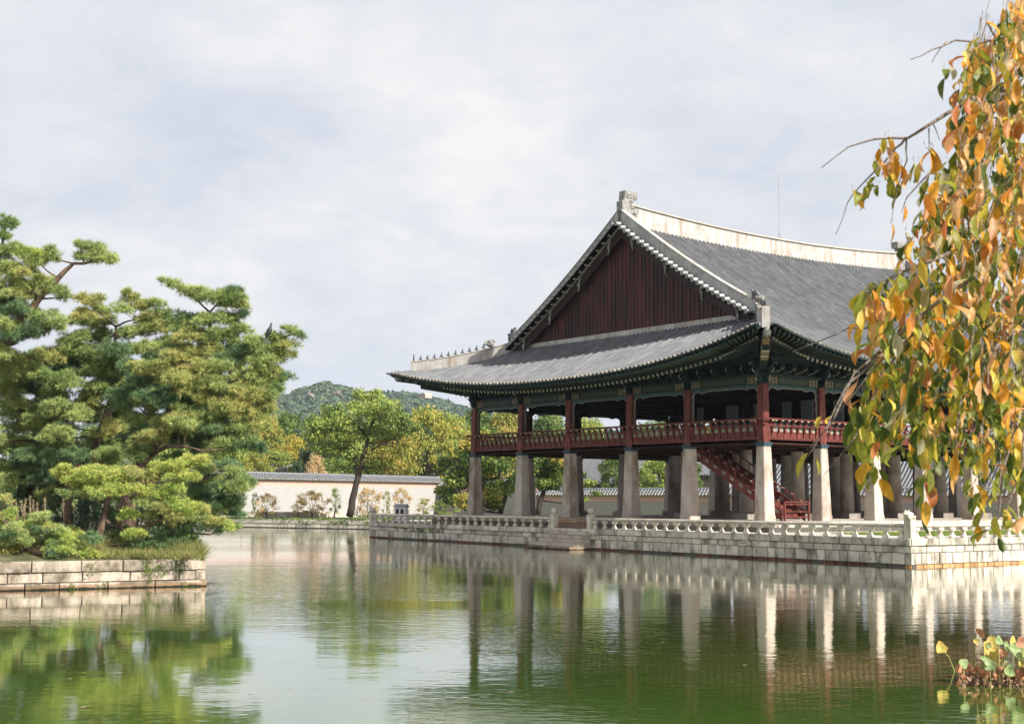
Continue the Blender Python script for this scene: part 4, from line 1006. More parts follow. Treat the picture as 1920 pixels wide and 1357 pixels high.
for a, b in ((B_, C_), (C_, D_), (D_, E_)):
    m_ = MB(); d = Vector((b[0]-a[0], b[1]-a[1])).normalized(); n_ = Vector((-d.y, d.x))
    m_.hexa([Vector((x, y, z))-e0.location for x, y, z in [(a[0], a[1], -3), (b[0], b[1], -3), (b[0]+n_.x, b[1]+n_.y, -3), (a[0]+n_.x, a[1]+n_.y, -3), (a[0], a[1], -.98), (b[0], b[1], -.98), (b[0]+n_.x, b[1]+n_.y, -.98), (a[0]+n_.x, a[1]+n_.y, -.98)]])
    m_.obj('wall_run', M['granite'], e0)

def palace_wall(P0, P1, z0, z1, label, stone, redh=.55, sp=.46, n_objs=True):
    P0 = Vector((*P0, 0)); P1 = Vector((*P1, 0)); d = P1-P0; Ln = d.length; ang = math.atan2(d.y, d.x)
    t = thing('palace_wall', (P0.x, P0.y, z0), label, 'wall'); t.rotation_euler = (0, 0, ang); H = z1-z0
    m_ = MB(); m_.box(0, -.35, -.5, Ln, .35, H-.55-redh); m_.obj('stone_face', stone, t)
    m_ = MB(); m_.box(-.01, -.36, H-.55-redh+.004, Ln+.01, .36, H-.50); m_.obj('brick_band', M['wallred'], t)
    m_ = MB(); m_.box(-.1, -.42, H-.499, Ln+.1, .42, H-.40); m_.obj('cornice', M['plaster'], t)
    m_ = MB(); m_.prism([(-.80, -.40), (.80, -.40), (.10, .28), (-.10, .28)], -.15, Ln+.15, lambda a, b, o: (o, a, H+b)); m_.obj('coping', M['black'], t)
    m_ = MB(); n_ = int(Ln/sp)
    for i in range(n_+1):
        x = i*Ln/n_
        for s_ in (-1, 1): m_.tube([(x, s_*.12, H+.30), (x, s_*.84, H-.34)], .10, 5)
    m_.obj('coping_tile_rows', M['farroof'], t, kind='stuff')
    m_ = MB(); 
    for i in range(n_+1):
        x = i*Ln/n_; m_.tube([(x, -.84, H-.34), (x, -.94, H-.42)], .12, 6)
    m_.obj('coping_end_tiles', M['plaster'], t, kind='stuff')
    m_ = MB(); m_.tube([(-.2, 0, H+.36), (Ln+.2, 0, H+.36)], .15, 6); m_.obj('ridge_tile', M['farroof'], t); return t
W1a = spot(360, 900, 163); W1b = spot(822, 900, 203)
palace_wall((W1a.x, W1a.y), (W1b.x, W1b.y), -1.0, 4.05, 'long sunlit pale palace wall with pink brick band and tiled coping across the pond', M['wallstone'], .75)
W2b = spot(2050, 930, 142); W2a = spot(1010, 930, 186)
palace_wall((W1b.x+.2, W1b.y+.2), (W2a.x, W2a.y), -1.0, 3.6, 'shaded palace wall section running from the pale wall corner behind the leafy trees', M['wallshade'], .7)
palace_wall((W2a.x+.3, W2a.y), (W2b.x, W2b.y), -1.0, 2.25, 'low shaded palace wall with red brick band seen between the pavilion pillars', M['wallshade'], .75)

# low planter wall on the lawn
pa, pb = spot(455, 960, 157), spot(672, 957, 166)
pl = thing('planter_wall', (pa.x, pa.y, GB), 'low granite planter kerb on the lawn in front of the pale palace wall', 'kerb')
for i in range(14):
    a = pa.lerp(pb, i/14); b = pa.lerp(pb, (i+.96)/14); d = (b-a).normalized(); n_ = Vector((-d.y, d.x, 0)); m_ = MB()
    m_.hexa([Vector((p.x, p.y, z))-pl.location for p, z in ((a, -1.1), (b, -1.1), (b+n_*.4, -1.1), (a+n_*.4, -1.1), (a, -.35), (b, -.35), (b+n_*.4, -.35), (a+n_*.4, -.35))]); m_.obj('kerb_stone', M['granite'], pl)

def hall(P, ang, Lx, Ly, zb, ze, zr, label, over=1.2, posts=7, wallm=None, gable=True):
    """tiled palace hall: ridge along local x"""
    t = thing('palace_hall', (P.x, P.y, zb), label, 'building'); t.rotation_euler = (0, 0, ang)
    he = ze-zb; hr = zr-zb
    m_ = MB(); m_.box(-Lx/2, -Ly/2, 0, Lx/2, Ly/2, he+.1); m_.obj('wall', wallm or M['farwall'], t)
    rf = None
    m_ = MB(); prof = []
    for i in range(7):
        f_ = i/6; prof.append((f_*(Ly/2+over), hr-(hr-he+.3)*(f_+.28*f_*(1-f_))))
    pf = [(-a, b) for a, b in prof[::-1]]+prof[1:]; low = [(a, b-.25) for a, b in pf[::-1]]
    m_.prism(pf+low, -Lx/2-over, Lx/2+over, lambda a, b, o: (o, a, b)); rf = m_.obj('roof', M['bed'], t)
    m_ = MB(); n_ = int((Lx+2*over)/.5)
    for i in range(n_+1):
        x = -Lx/2-over+i*(Lx+2*over)/n_
        for s_ in (-1, 1):
            half_tube(m_, [(x, s_*a, b+.0) for a, b in prof], (1, 0, 0), .13)
    m_.obj('tile_rows', M['farroof'], rf, kind='stuff')
    m_ = MB(); m_.box(-Lx/2-over+.2, -.25, hr-.1, Lx/2+over-.2, .25, hr+.45); m_.obj('ridge', M['plaster'], rf)
    for s_ in (-1, 1):
        m_ = MB()
        for q in (-1, 1): m_.prism([(q*a, b+.02) for a, b in prof]+[(q*a, b+.32) for a, b in prof[::-1]], s_*(Lx/2+over-.35), s_*(Lx/2+over-.1), lambda a, b, o: (o, a, b))
        m_.obj('verge', M['plaster'], rf)
        m_ = MB(); m_.prism([(-Ly/2, he), (Ly/2, he), (0, hr-.3)], s_*(Lx/2-.05), s_*(Lx/2+.05), lambda a, b, o: (o, a, b)); m_.obj('gable_wall', M['wallred'], t)
    for i in range(posts):
        x = -Lx/2+i*Lx/(posts-1); m_ = MB(); m_.box(x-.15, -Ly/2-.08, 0, x+.15, -Ly/2-.003, he); m_.obj('post', M['red'], t)
    m_ = MB(); m_.box(-Lx/2, -Ly/2-.05, he-.5, Lx/2, -Ly/2-.004, he-.1); m_.obj('beam', M['green'], t)
    return t
wd_ = math.atan2(W2b.y-W2a.y, W2b.x-W2a.x)
p = spot(1700, 930, 172); hall(Vector((p.x, p.y, 0)), wd_, 44, 9, -1, 2.6, 6.4, 'long low palace hall with grey tiled roof behind the right hand wall', posts=12)
p = spot(1960, 930, 205); hall(Vector((p.x, p.y, 0)), wd_, 40, 11, -1, 5.0, 9.8, 'taller palace hall whose tiled roof rises behind the long low hall', posts=9)
p = spot(1128, 930, 215); hall(Vector((p.x, p.y, 0)), wd_+R(72), 15, 9, -1, 4.2, 8.6, 'white gabled palace building glimpsed behind the trees between the pavilion pillars', posts=4)
p = spot(1345, 930, 225); hall(Vector((p.x, p.y, 0)), wd_, 22, 11, -1, 5.5, 10.8, 'broad grey roofed palace hall half hidden by the middle pavilion pillars', posts=6)
p = spot(552, 900, 232); hall(Vector((p.x, p.y, 0)), R(75), 11, 8, -1, 3.8, 6.6, 'small grey tiled roof peeping over the pale wall among yellow trees', posts=4)
p = spot(745, 905, 232); hall(Vector((p.x, p.y, 0)), R(70), 26, 8, -1, 3.0, 5.4, 'low grey tiled roof just above the coping of the pale wall', posts=4)

# ================================================================== HILL
hx = [380, 450, 520, 545, 570, 590, 605, 625, 645, 680, 710, 740, 770, 800, 850, 890, 950, 1050, 1300, 1700, 2100]
hy = [775, 757, 746, 740, 731, 724, 720, 722, 730, 741, 737, 739, 741, 747, 761, 773, 788, 800, 830, 850, 860]
DH = 1500.
def hill_top(u):
    v = np.interp(u, hx, hy); return spot(u, v, DH).z
us = np.linspace(150, 2300, 180); rr = np.random.default_rng(5); m_ = MB(); nr_ = 9
for u in us:
    zt_ = hill_top(u)
    for j in range(nr_+1):
        f_ = j/nr_; Dd = 760+(DH-760)*f_; p = spot(u, 900, Dd); p.z = -1+(zt_+1)*(f_**1.15); m_.v.append(tuple(p))
for i in range(len(us)-1):
    for j in range(nr_): a = i*(nr_+1)+j; m_.f.append((a, a+nr_+1, a+nr_+2, a+1)); m_.m.append(0)
m_.obj('distant_hill', M['hill'], smooth=True, kind='structure', label='wooded hill fading into haze behind the palace trees')
NH = 7000; U = rr.uniform(330, 1150, NH); Fh = rr.uniform(.12, 1.0, NH)**.6; C = []; 
for u, f_ in zip(U, Fh):
    p = spot(u, 900, 760+(DH-760)*f_); p.z = -1+(hill_top(u)+1)*(f_**1.15); C.append(tuple(p))
C = np.array(C); S = rr.uniform(3.5, 7.5, NH)
K = 16; CC = np.repeat(C, K, 0); dv = unit(rr.normal(size=(NH*K, 3))); dv[:, 2] = np.abs(dv[:, 2])*.9
CC = CC+dv*np.repeat(S, K)[:, None]*np.array([1, 1, .85]); 
link('hill_woodland', npmesh('hill_woodland', leaf_quads(CC, 2.6, rr, .6, dv, 1.0), 4, M['hillwood_hazed']), kind='stuff', label='dense green woodland tinted bluish for haze on the distant hill', cat='woodland')
for (u, v, s_, lb) in ((582, 742, 9, 'pale bare rock outcrop left of the summit of the hill'), (632, 738, 10, 'pale bare rock face just right of the hill summit')):
    p = spot(u, v, 1380); m_ = MB(); m_.blob((0, 0, 0), s_*.7, s_*.4, s_*.38, 9, 6, int(u), .5); link('rock_outcrop', m_.mesh('rock_outcrop', M['rock']), loc=p, label=lb, cat='rock')
p = spot(797, 741, 1380); hh = thing('hilltop_house', tuple(p), 'pinkish flat roofed building on the hill ridge beside the pavilion eave', 'building')
m_ = MB(); m_.box(-6.5, -4, -3, 6.5, 4, .8); m_.box(-2.5, -4, .8, 5, 4, 2.2); m_.obj('wall', mat('pink_render', [(.50, .36, .28), (.58, .43, .34)], .3), hh)
m_ = MB(); 
for x in (-5, -2, 1, 4): m_.box(x, -4.2, -1.2, x+1.4, -4.01, .2)
m_.obj('window_row', M['window'], hh)
m_ = MB(); m_.box(-6.8, -4.3, .81, -2.51, 4.3, 1.1); m_.obj('roof', M['farwall'], hh)

# ================================================================== TREES
def tree_meshes(seed, H=9., Rr=4., base=.28, nclump=22, leaves=9000, lsize=.17, flat=.62, leafmat=None, trunkr=.22, lean=0., multi=1, clumpr=.33, open_=0.):
    rg = np.random.default_rng(seed); rp_ = random.Random(seed); tm = MB()
    tips = []
    for q in range(multi):
        a = rp_.uniform(0, 6.28); lx = lean+(.12*math.cos(a)*q)*H; ly = .10*math.sin(a)*q*H
        top = Vector((lx, ly, H*.78)); pts = []; rs = []
        for i in range(7):
            f_ = i/6; p = Vector((0, 0, 0)).lerp(top, f_)+Vector((rp_.uniform(-.1, .1), rp_.uniform(-.1, .1), 0))*H*.25*f_; p.x = lx*f_**1.3+(p.x-lx*f_); pts.append(p); rs.append(trunkr*(1-.8*f_)*(1.25 if i == 0 else 1)*(1 if q == 0 else .75))
        tm.tube(pts, rs, 7); tips.append(pts)
    Cl = []
    for i in range(nclump):
        f_ = (i+.5)/nclump; z = H*(base+(1-base)*(f_**.85)); rad = Rr*math.sqrt(max(.05, 1-((z/H-base)/(1-base)*1.02-.36)**2/.42))
        a = i*2.4+rp_.uniform(-.4, .4); r_ = rad*(.35+.65*rp_.random()**.5)
        c = Vector((r_*math.cos(a)+lean*(z/H), r_*math.sin(a), z)); Cl.append(c)
        tr = tips[i % multi]; k = min(5, max(1, int((z/H-.22)*6))); s_ = tr[k]
        mid = s_.lerp(c, .5)+Vector((0, 0, -.06*H*rp_.random()+.02*H)); br = trunkr*.32*(1-f_*.5)
        tm.tube([s_, mid, c], [br, br*.6, br*.2], 5)
        for _ in range(2):
            e = c+Vector((rp_.uniform(-1, 1), rp_.uniform(-1, 1), rp_.uniform(-.1, .7)))*Rr*.28; tm.tube([mid.lerp(c, .5), e], [br*.4, br*.1], 4)
    Cl = np.array(Cl); cr = Rr*clumpr*rg.uniform(.7, 1.25, nclump)
    n_ = leaves; idx = rg.integers(0, nclump, n_); dv = unit(rg.normal(size=(n_, 3))); rad = (rg.random(n_)**.45)
    wob = 1+.35*np.sin(dv[:, 0]*5+idx)*np.cos(dv[:, 1]*6+idx*2)
    P = Cl[idx]+dv*(rad*cr[idx]*wob)[:, None]*np.array([1.1, 1.1, flat])
    if open_: 
        keep = rg.random(n_) > open_*(np.sin(P[:, 0]*2.1+seed)*np.sin(P[:, 2]*2.9)*np.sin(P[:, 1]*1.7) > .05); P = P[keep]; dv = dv[keep]
    cm = npmesh('crown', leaf_quads(P, lsize, rg, .35, dv, .45), 4, leafmat)
    return tm.mesh('trunk', M['barkd'], True), cm
def put_tree(name, P, meshes, label, cat, scale=1., rz=0., group=None, leafmat=None, sz=None):
    t = thing(name, (P.x, P.y, P.z), label, cat, group); t.rotation_euler = (0, 0, rz); t.scale = (scale, scale, scale*(sz or 1))
    link('trunk', meshes[0], t); c = link('crown', meshes[1], t)
    if leafmat: c.material_slots[0].link = 'OBJECT'; c.material_slots[0].material = leafmat
    return t
def gspot(u, v, D, z=GB): p = spot(u, v, D); return Vector((p.x, p.y, z))
protos = {
 'round': tree_meshes(11, 10, 4.3, .22, 26, 11000, .21, .65, M['leaf_green']),
 'spread': tree_meshes(12, 10, 5.2, .30, 28, 10000, .20, .45, M['leaf_lime'], multi=2, open_=.5),
 'tall': tree_meshes(13, 12, 3.6, .20, 28, 11000, .21, .8, M['leaf_green']),
 'pinebg': tree_meshes(14, 11, 4.2, .40, 20, 9000, .17, .28, M['leaf_blue'], clumpr=.36, open_=.4),
 'bushy': tree_meshes(15, 9, 4.6, .12, 30, 12000, .21, .7, M['leaf_lime']),
}
# (kind, u, v_top, half-width px, D, leaf, name, label)
BG = [
 ('spread', 800, 752, 72, 222, 'gold', 'autumn_tree', 'golden green tree with dark forked trunk behind the wall left of the pavilion'),
 ('round', 850, 768, 50, 240, 'lime', 'broadleaf_tree', 'yellow green tree touching the left corner of the pavilion from behind'),
 ('bushy', 553, 812, 34, 245, 'yellow', 'yellow_tree', 'bright yellow tree above the small tiled roof'),
 ('bushy', 500, 775, 42, 250, 'gold', 'yellow_tree', 'broad yellow green tree just right of the big leaning pine'),
 ('round', 602, 800, 45, 225, 'dark', 'evergreen_tree', 'dark green rounded tree above the pale wall beside the central tree'),
 ('pinebg', 562, 790, 32, 262, 'blue', 'pine_tree', 'dark bluish pine standing out against the yellow trees'),
 ('spread', 630, 757, 52, 262, 'lime', 'broadleaf_tree', 'pale green tree with drooping limbs left of the central tree'),
 ('pinebg', 470, 748, 60, 268, 'lime', 'pine_tree', 'tall pale pine crown rising behind the yellow trees'),
 ('round', 540, 762, 46, 292, 'green', 'broadleaf_tree', 'mid green tree below the left foot of the hill'),
 ('pinebg', 520, 835, 46, 228, 'lime', 'pine_tree', 'low spreading pale pine over the pale wall coping'),
 ('tall', 745, 755, 40, 275, 'green', 'broadleaf_tree', 'tall green tree behind the central tree on its right'),
 ('tall', 705, 750, 44, 290, 'lime', 'broadleaf_tree', 'tall light green tree directly behind the central tree'),
 ('tall', 590, 766, 40, 300, 'green', 'broadleaf_tree', 'deep green tree beneath the hill summit'),
 ('round', 780, 770, 40, 300, 'dark', 'evergreen_tree', 'dark tree crown between the central tree and the golden tree'),
 ('round', 745, 850, 40, 224, 'orange', 'autumn_tree', 'low orange tinted tree over the wall right of the central trunk'),
 ('bushy', 450, 800, 40, 232, 'lime', 'broadleaf_tree', 'light green tree crown behind the leaning pine boughs'),
 ('bushy', 592, 846, 22, 219, 'russet', 'autumn_tree', 'small russet tree crown just over the wall coping'),
 ('round', 700, 845, 34, 226, 'green', 'broadleaf_tree', 'green crown above the wall between the two central trunks'),
 ('round', 810, 850, 34, 226, 'green', 'broadleaf_tree', 'low green crown on the wall under the golden tree'),
 ('tall', 900, 768, 50, 260, 'green', 'broadleaf_tree', 'tall green tree seen through the left end of the upper gallery'),
 ('round', 950, 772, 56, 232, 'orange', 'autumn_tree', 'orange tipped tree seen through the second upper gallery opening'),
 ('round', 1030, 778, 52, 250, 'green', 'broadleaf_tree', 'green tree seen through the third upper gallery opening'),
 ('bushy', 1100, 788, 52, 238, 'lime', 'broadleaf_tree', 'yellow green tree seen over the railing beyond the middle gallery'),
 ('bushy', 1235, 862, 46, 200, 'lime', 'broadleaf_tree', 'rounded bright green bush tree over the low wall between pillars'),
 ('spread', 1240, 790, 55, 240, 'green', 'broadleaf_tree', 'sparse dark limbed tree in front of the broad grey roof'),
 ('round', 1150, 850, 30, 196, 'green', 'broadleaf_tree', 'small green tree in front of the gabled building between pillars'),
 ('bushy', 1385, 868, 34, 198, 'lime', 'broadleaf_tree', 'light green tree low behind the staircase'),
 ('round', 1290, 858, 28, 205, 'green', 'broadleaf_tree', 'green tree right of the rounded bright bush tree'),
 ('tall', 1320, 800, 50, 260, 'orange', 'autumn_tree', 'orange and green tree behind the right half of the pavilion'),
 ('tall', 1420, 800, 60, 280, 'green', 'broadleaf_tree', 'green tree hidden behind the staircase corner of the pavilion'),
 ('round', 1530, 845, 60, 250, 'dark', 'evergreen_tree', 'dark tree showing over the long low hall roof'),
 ('round', 1680, 850, 70, 262, 'green', 'broadleaf_tree', 'green tree above the ridge of the long low hall'),
 ('tall', 1850, 840, 80, 270, 'green', 'broadleaf_tree', 'broad green tree behind the hanging autumn leaves'),
 ('round', 650, 800, 40, 236, 'lime', 'broadleaf_tree', 'light green crown behind the left limb of the central tree'),
 ('round', 725, 800, 44, 238, 'green', 'broadleaf_tree', 'green crown behind the right limb of the central tree'),
 ('bushy', 665, 862, 26, 218, 'green', 'broadleaf_tree', 'low green bush tree over the coping just left of the central trunk'),
 ('pinebg', 620, 868, 34, 222, 'lime', 'pine_tree', 'low pale pine boughs over the coping right of the russet crown'),
 ('round', 770, 830, 36, 230, 'lime', 'broadleaf_tree', 'lime crown at the foot of the golden green tree'),
 ('tall', 850, 800, 40, 262, 'green', 'broadleaf_tree', 'green tree beneath the pavilion eave corner'),
 ('bushy', 480, 840, 36, 226, 'gold', 'broadleaf_tree', 'low yellow green crown over the left end of the wall coping'),
 ('round', 1195, 800, 50, 225, 'green', 'broadleaf_tree', 'green tree hiding the grey roof behind the fourth pillar'),
 ('tall', 400, 770, 60, 270, 'green', 'broadleaf_tree', 'green tree glimpsed behind the big leaning pine'),
 ('round', 300, 800, 60, 262, 'lime', 'broadleaf_tree', 'light green tree behind the island pines'),
 ('tall', 180, 790, 70, 270, 'green', 'broadleaf_tree', 'tall green tree behind the far left island pines'),
 ('round', 60, 800, 70, 262, 'green', 'broadleaf_tree', 'leftmost green tree beyond the pond behind the island'),
]
dims = {'round': (10, 4.6), 'spread': (10, 5.4), 'tall': (12, 4.0), 'pinebg': (11, 4.8), 'bushy': (9, 4.9)}
rb = random.Random(7)
for kind, u, vt, hw, D, lf, nm_, lb in BG:
    Hn, Rn = dims[kind]; P = gspot(u, 900, D); topz = spot(u, vt, D).z; Hh = topz-P.z; W_ = hw*D/FPX
    Hh = Hh*.92 if D > 212 and u < 880 else Hh
    s_ = W_/Rn; put_tree(nm_, P, protos[kind], lb, 'tree', s_, rb.uniform(0, 6.28), None, M['leaf_'+lf], sz=Hh/(Hn*s_)*.98)
# far filler wood between the trees and the hill
rg = np.random.default_rng(17); n_ = 700; cs = []
for i in range(n_):
    u = rg.uniform(-100, 2100); D = rg.uniform(300, 720); p = spot(u, 900, D); hgt = rg.uniform(6, 10)+ (D-300)*.020
    cs.append((p.x, p.y, GB+hgt*.55, rg.uniform(4, 6.5), hgt*.5))
cs = np.array(cs); K = 90; CC = np.repeat(cs[:, :3], K, 0); dv = unit(rg.normal(size=(n_*K, 3)))
CC = CC+dv*np.repeat(cs[:, 3], K)[:, None]*np.stack([np.ones(n_*K), np.ones(n_*K), np.repeat(cs[:, 4]/cs[:, 3], K)], 1)
link('far_wood', npmesh('far_wood', leaf_quads(CC, .95, rg, .5, dv, .9), 4, mat('far_wood_leaf', LV['green'][1:]+[LV['lime'][2]], .012, .8, island=.7, transl=.15, world=True)), kind='stuff', label='mixed green woodland between the palace trees and the hill', cat='woodland')

# central tree in front of the wall, two trunks
def limb(mb_, pts, r0_, r1_, n=6):
    k = len(pts); mb_.tube(pts, [r0_+(r1_-r0_)*i/(k-1) for i in range(k)], n)
def custom_tree(name, D, base_px, trunks, pads, label, leafmat, cat='tree', lsize=.17, dens=210, barkm=None, tuft=None, depth=1.0, seed=1, basez=GB, connect=True, needle=None, mats=None, br=.05):
    """trunks: list of (list of (u,v,dd), r0, r1); pads: (u,v,ru,rv,dd[,mat index])"""
    rg = np.random.default_rng(seed); rp_ = random.Random(seed)
    B = spot(*base_px, D); B.z = basez
    t = thing(name, tuple(B), label, cat); tm = MB(); nodes = []
    for pts, r0_, r1_ in trunks:
        ps = [spot(u, v, D+dd) for u, v, dd in pts]
        # smooth subdivide with slight wobble
        q = []
        for i in range(len(ps)-1):
            for s_ in range(3):
                w_ = Vector((rp_.uniform(-1, 1), rp_.uniform(-1, 1), rp_.uniform(-1, 1)))*(ps[i+1]-ps[i]).length*.035*(1 if s_ else 0)
                q.append(ps[i].lerp(ps[i+1], s_/3)+w_)
        q.append(ps[-1]); q = [x-B for x in q]; limb(tm, q, r0_, r1_, 8); nodes += [(x, r0_+(r1_-r0_)*i/len(q)) for i, x in enumerate(q)]
    Vs = {}
    for pd in pads:
        u, v, ru, rv, dd = pd[:5]; mi = pd[5] if len(pd) > 5 else 0
        Dp = D+dd; c = spot(u, v, Dp)-B; a = ru*Dp/FPX; b = rv*Dp/FPX
        if connect:
            best = min(nodes, key=lambda nd: (nd[0]-c).length+(3*max(0, nd[0].z-c.z)))
            s_ = best[0]; mid = s_.lerp(c, .55)+Vector((0, 0, -.12*(c-s_).length*rp_.random())); low = c-Vector((0, 0, b*.35))
            rr_ = min(best[1]*.6, br); tm.tube([s_, mid, low], [rr_, rr_*.7, rr_*.35], 5)
            for _ in range(3):
                e = low+Vector((rp_.uniform(-1, 1)*a*.7, rp_.uniform(-1, 1)*a*.7, rp_.uniform(0, b*.5))); tm.tube([mid.lerp(low, .6), e], [rr_*.35, rr_*.12], 4)
        ay = a*.9*depth
        n_ = int(dens*a*ay*math.pi*(.6+b/a*1.3))+6
        dv = unit(rg.normal(size=(n_, 3))); rad = rg.random(n_)**.4
        ph = rg.uniform(0, 6, 3); wob = 1+.28*np.sin(dv[:, 0]*5+ph[0])*np.cos(dv[:, 1]*5+ph[1])
        X = dv*(rad*wob)[:, None]*np.array([a, ay, b])
        if needle:   # a spray of small needle balls, tilted at random
            rs_ = .20*(1 if a > .35 else .7); ns = max(3, int(1.75*a*ay/(rs_*rs_)))
            sd = unit(rg.normal(size=(ns, 3))); sr = rg.random(ns)**.5
            S_ = sd*sr[:, None]*np.array([a*1.06, ay, b*1.0]); tx, ty = rg.normal(size=2)*.16
            S_[:, 2] += S_[:, 0]*tx+S_[:, 1]*ty-(S_[:, 0]**2/(a*a)+S_[:, 1]**2/(ay*ay))*b*.35
            srr = rs_*rg.uniform(.55, 1.25, ns); ix = rg.integers(0, ns, n_)
            dl = unit(rg.normal(size=(n_, 3))+np.array([0, 0, .35])); rad2 = rg.random(n_)**.4
            sub = np.array(c)+S_[ix]+dl*(rad2*srr[ix])[:, None]*np.array([1.2, 1.2, .52])
            dirs = unit(dl+np.array([0, 0, .35]))
            V = needle_tufts(sub, dirs, needle[0], needle[1], needle[2], rg)
        else: V = leaf_quads(np.array(c)+X, lsize, rg, .35, dv, .45)
        Vs.setdefault(mi, []).append(V)
    link('trunk', tm.mesh('trunk', barkm or M['barkd'], True), t)
    for mi, vv in Vs.items():
        mm = (mats or [leafmat])[mi]; link('crown' if not needle else 'needles', npmesh('crown', np.concatenate(vv), 3 if needle else 4, mm), t)
    return t
rp2 = random.Random(3)
cpads = [(690, 770, 40, 16), (650, 790, 40, 18), (610, 800, 35, 14), (720, 760, 35, 16), (740, 785, 35, 14), (700, 745, 26, 12), (668, 760, 26, 12), (625, 770, 32, 14), (590, 815, 30, 16), (640, 820, 40, 16), (700, 805, 34, 14), (740, 812, 35, 14), (768, 800, 26, 12),
 (672, 738, 18, 12), (612, 840, 36, 14), (655, 848, 36, 14), (725, 850, 42, 18), (700, 868, 45, 16), (655, 872, 40, 14), (630, 868, 28, 12), (745, 870, 28, 12), (725, 830, 36, 12), (595, 795, 22, 12), (760, 830, 26, 12), (665, 818, 30, 12), (706, 735, 14, 8)]
cpads = [(u, v, a, b, rp2.uniform(-2.6, 2.6), (2 if u > 708 and v > 826 else 1 if rp2.random() < .35 else 0)) for u, v, a, b in cpads]
custom_tree('leaning_tree', 152, (655, 968), [([(655, 968, 0), (664, 925, 0), (673, 890, 0), (683, 850, 0), (690, 820, 0), (700, 790, .5), (720, 770, .8)], .42, .07),
  ([(670, 905, 0), (668, 860, .3), (665, 845, .3), (645, 825, .8), (620, 815, 1.2), (600, 800, 1.5)], .28, .07), ([(690, 820, 0), (672, 800, -.8), (650, 780, -1)], .2, .06), ([(700, 790, 0), (700, 765, 0), (696, 745, .3)], .16, .05), ([(683, 850, 0), (710, 835, -1), (745, 830, -1.5)], .15, .05)],
  cpads, 'tall central tree with dark leaning forked trunk on the far bank', M['leaf_lime'], lsize=.16, dens=62, mats=[M['leaf_lime'], M['leaf_green'], M['leaf_orange']], seed=5, br=.09)
# two leafy trees just left of and behind the pavilion's first pillars
def padgrid(seed, u0, u1, v0, v1, n, ru, rv, dd, mi=None, shape=None):
    r_ = random.Random(seed); o = []
    while len(o) < n:
        u = r_.uniform(u0, u1); v = r_.uniform(v0, v1)
        if shape and not shape(u, v): continue
        o.append((u, v, r_.uniform(*ru), r_.uniform(*rv), r_.uniform(-dd, dd), (mi(r_) if mi else 0)))
    return o
el = lambda cu, cv, a, b: (lambda u, v: ((u-cu)/a)**2+((v-cv)/b)**2 < 1)
pick = lambda *w: (lambda r_: r_.choices(range(len(w)), w)[0])
custom_tree('bushy_tree', 150, (938, 962), [([(938, 962, 0), (950, 925, 0), (935, 880, 0), (930, 840, 0)], .3, .08), ([(950, 925, 0), (985, 890, 0)], .16, .05)],
  padgrid(21, 830, 965, 800, 945, 44, (16, 28), (11, 17), 3.5, pick(5, 3, 2), el(898, 880, 72, 84)), 'bushy green tree with orange tips behind the two leftmost pavilion pillars', M['leaf_lime'], lsize=.19, dens=75, mats=[M['leaf_green'], M['leaf_lime'], M['leaf_orange']], seed=8, br=.08)
custom_tree('slanting_tree', 146, (1008, 964), [([(1008, 964, 0), (1018, 925, 0), (1030, 895, 0), (1038, 850, 0)], .34, .10), ([(1030, 895, 0), (1075, 880, 0), (1110, 905, 0)], .14, .04)],
  padgrid(22, 985, 1075, 842, 925, 26, (14, 24), (8, 14), 3, pick(5, 3, 1), el(1028, 870, 48, 46))+[(1085, 890, 16, 9, -1, 0), (1105, 905, 16, 7, -1, 1), (1080, 915, 14, 7, -1, 0), (1118, 925, 12, 5, -1, 0), (1092, 935, 12, 6, -1, 1), (1075, 870, 18, 9, 0, 0), (1090, 850, 18, 9, 0, 2), (1065, 905, 13, 8, -1, 1)],
  'slanting dark trunked leafy tree between the second and third pavilion pillars', M['leaf_green'], lsize=.18, dens=80, mats=[M['leaf_green'], M['leaf_lime'], M['leaf_orange']], seed=9, br=.08)
# autumn shrubs in front of the pale wall
sh = tree_meshes(31, 3.6, 1.9, .1, 16, 2600, .12, .7, M['leaf_russet'], trunkr=.07, multi=3, open_=.75)
sh2 = tree_meshes(32, 3.4, 1.5, .1, 14, 1700, .11, .8, M['leaf_russet'], trunkr=.06, multi=3, open_=.85)
for u, vt, hw, D, lf, k_, lb in ((500, 925, 24, 158, 'russet_lit', 0, 'pale russet shrub nearest the leaning pine against the pale wall'), (478, 922, 12, 157, 'green', 1, 'small green stemmed shrub at the left end of the planter kerb'),
   (585, 920, 34, 160, 'russet_lit', 0, 'fullest orange shrub midway along the pale wall'), (560, 935, 20, 161, 'russet_lit', 1, 'low russet shrub left of the fullest orange shrub'),
   (628, 912, 18, 164, 'green', 1, 'thin bare looking shrub in the tree shadow on the wall'), (690, 915, 30, 166, 'russet', 0, 'orange and green shrub right behind the leaning trunk'),
   (725, 918, 14, 160, 'orange', 1, 'slender orange shrub left of the white hut'), (752, 915, 22, 168, 'russet', 0, 'thin peach coloured shrub behind the white hut'),
   (795, 932, 26, 170, 'yellow', 1, 'low yellowish shrub right of the white hut'), (835, 935, 26, 168, 'lime', 0, 'rounded green shrub at the shaded corner of the pale wall')):
    P = gspot(u, 950, D); s_ = hw*D/FPX/2.1; H_ = spot(u, vt, D).z-P.z
    put_tree('autumn_shrub' if lf != 'green' else 'green_shrub', P, (sh, sh2)[k_], lb, 'shrub', s_, u*.7, None, M['leaf_'+lf], sz=H_/(3.7*s_))
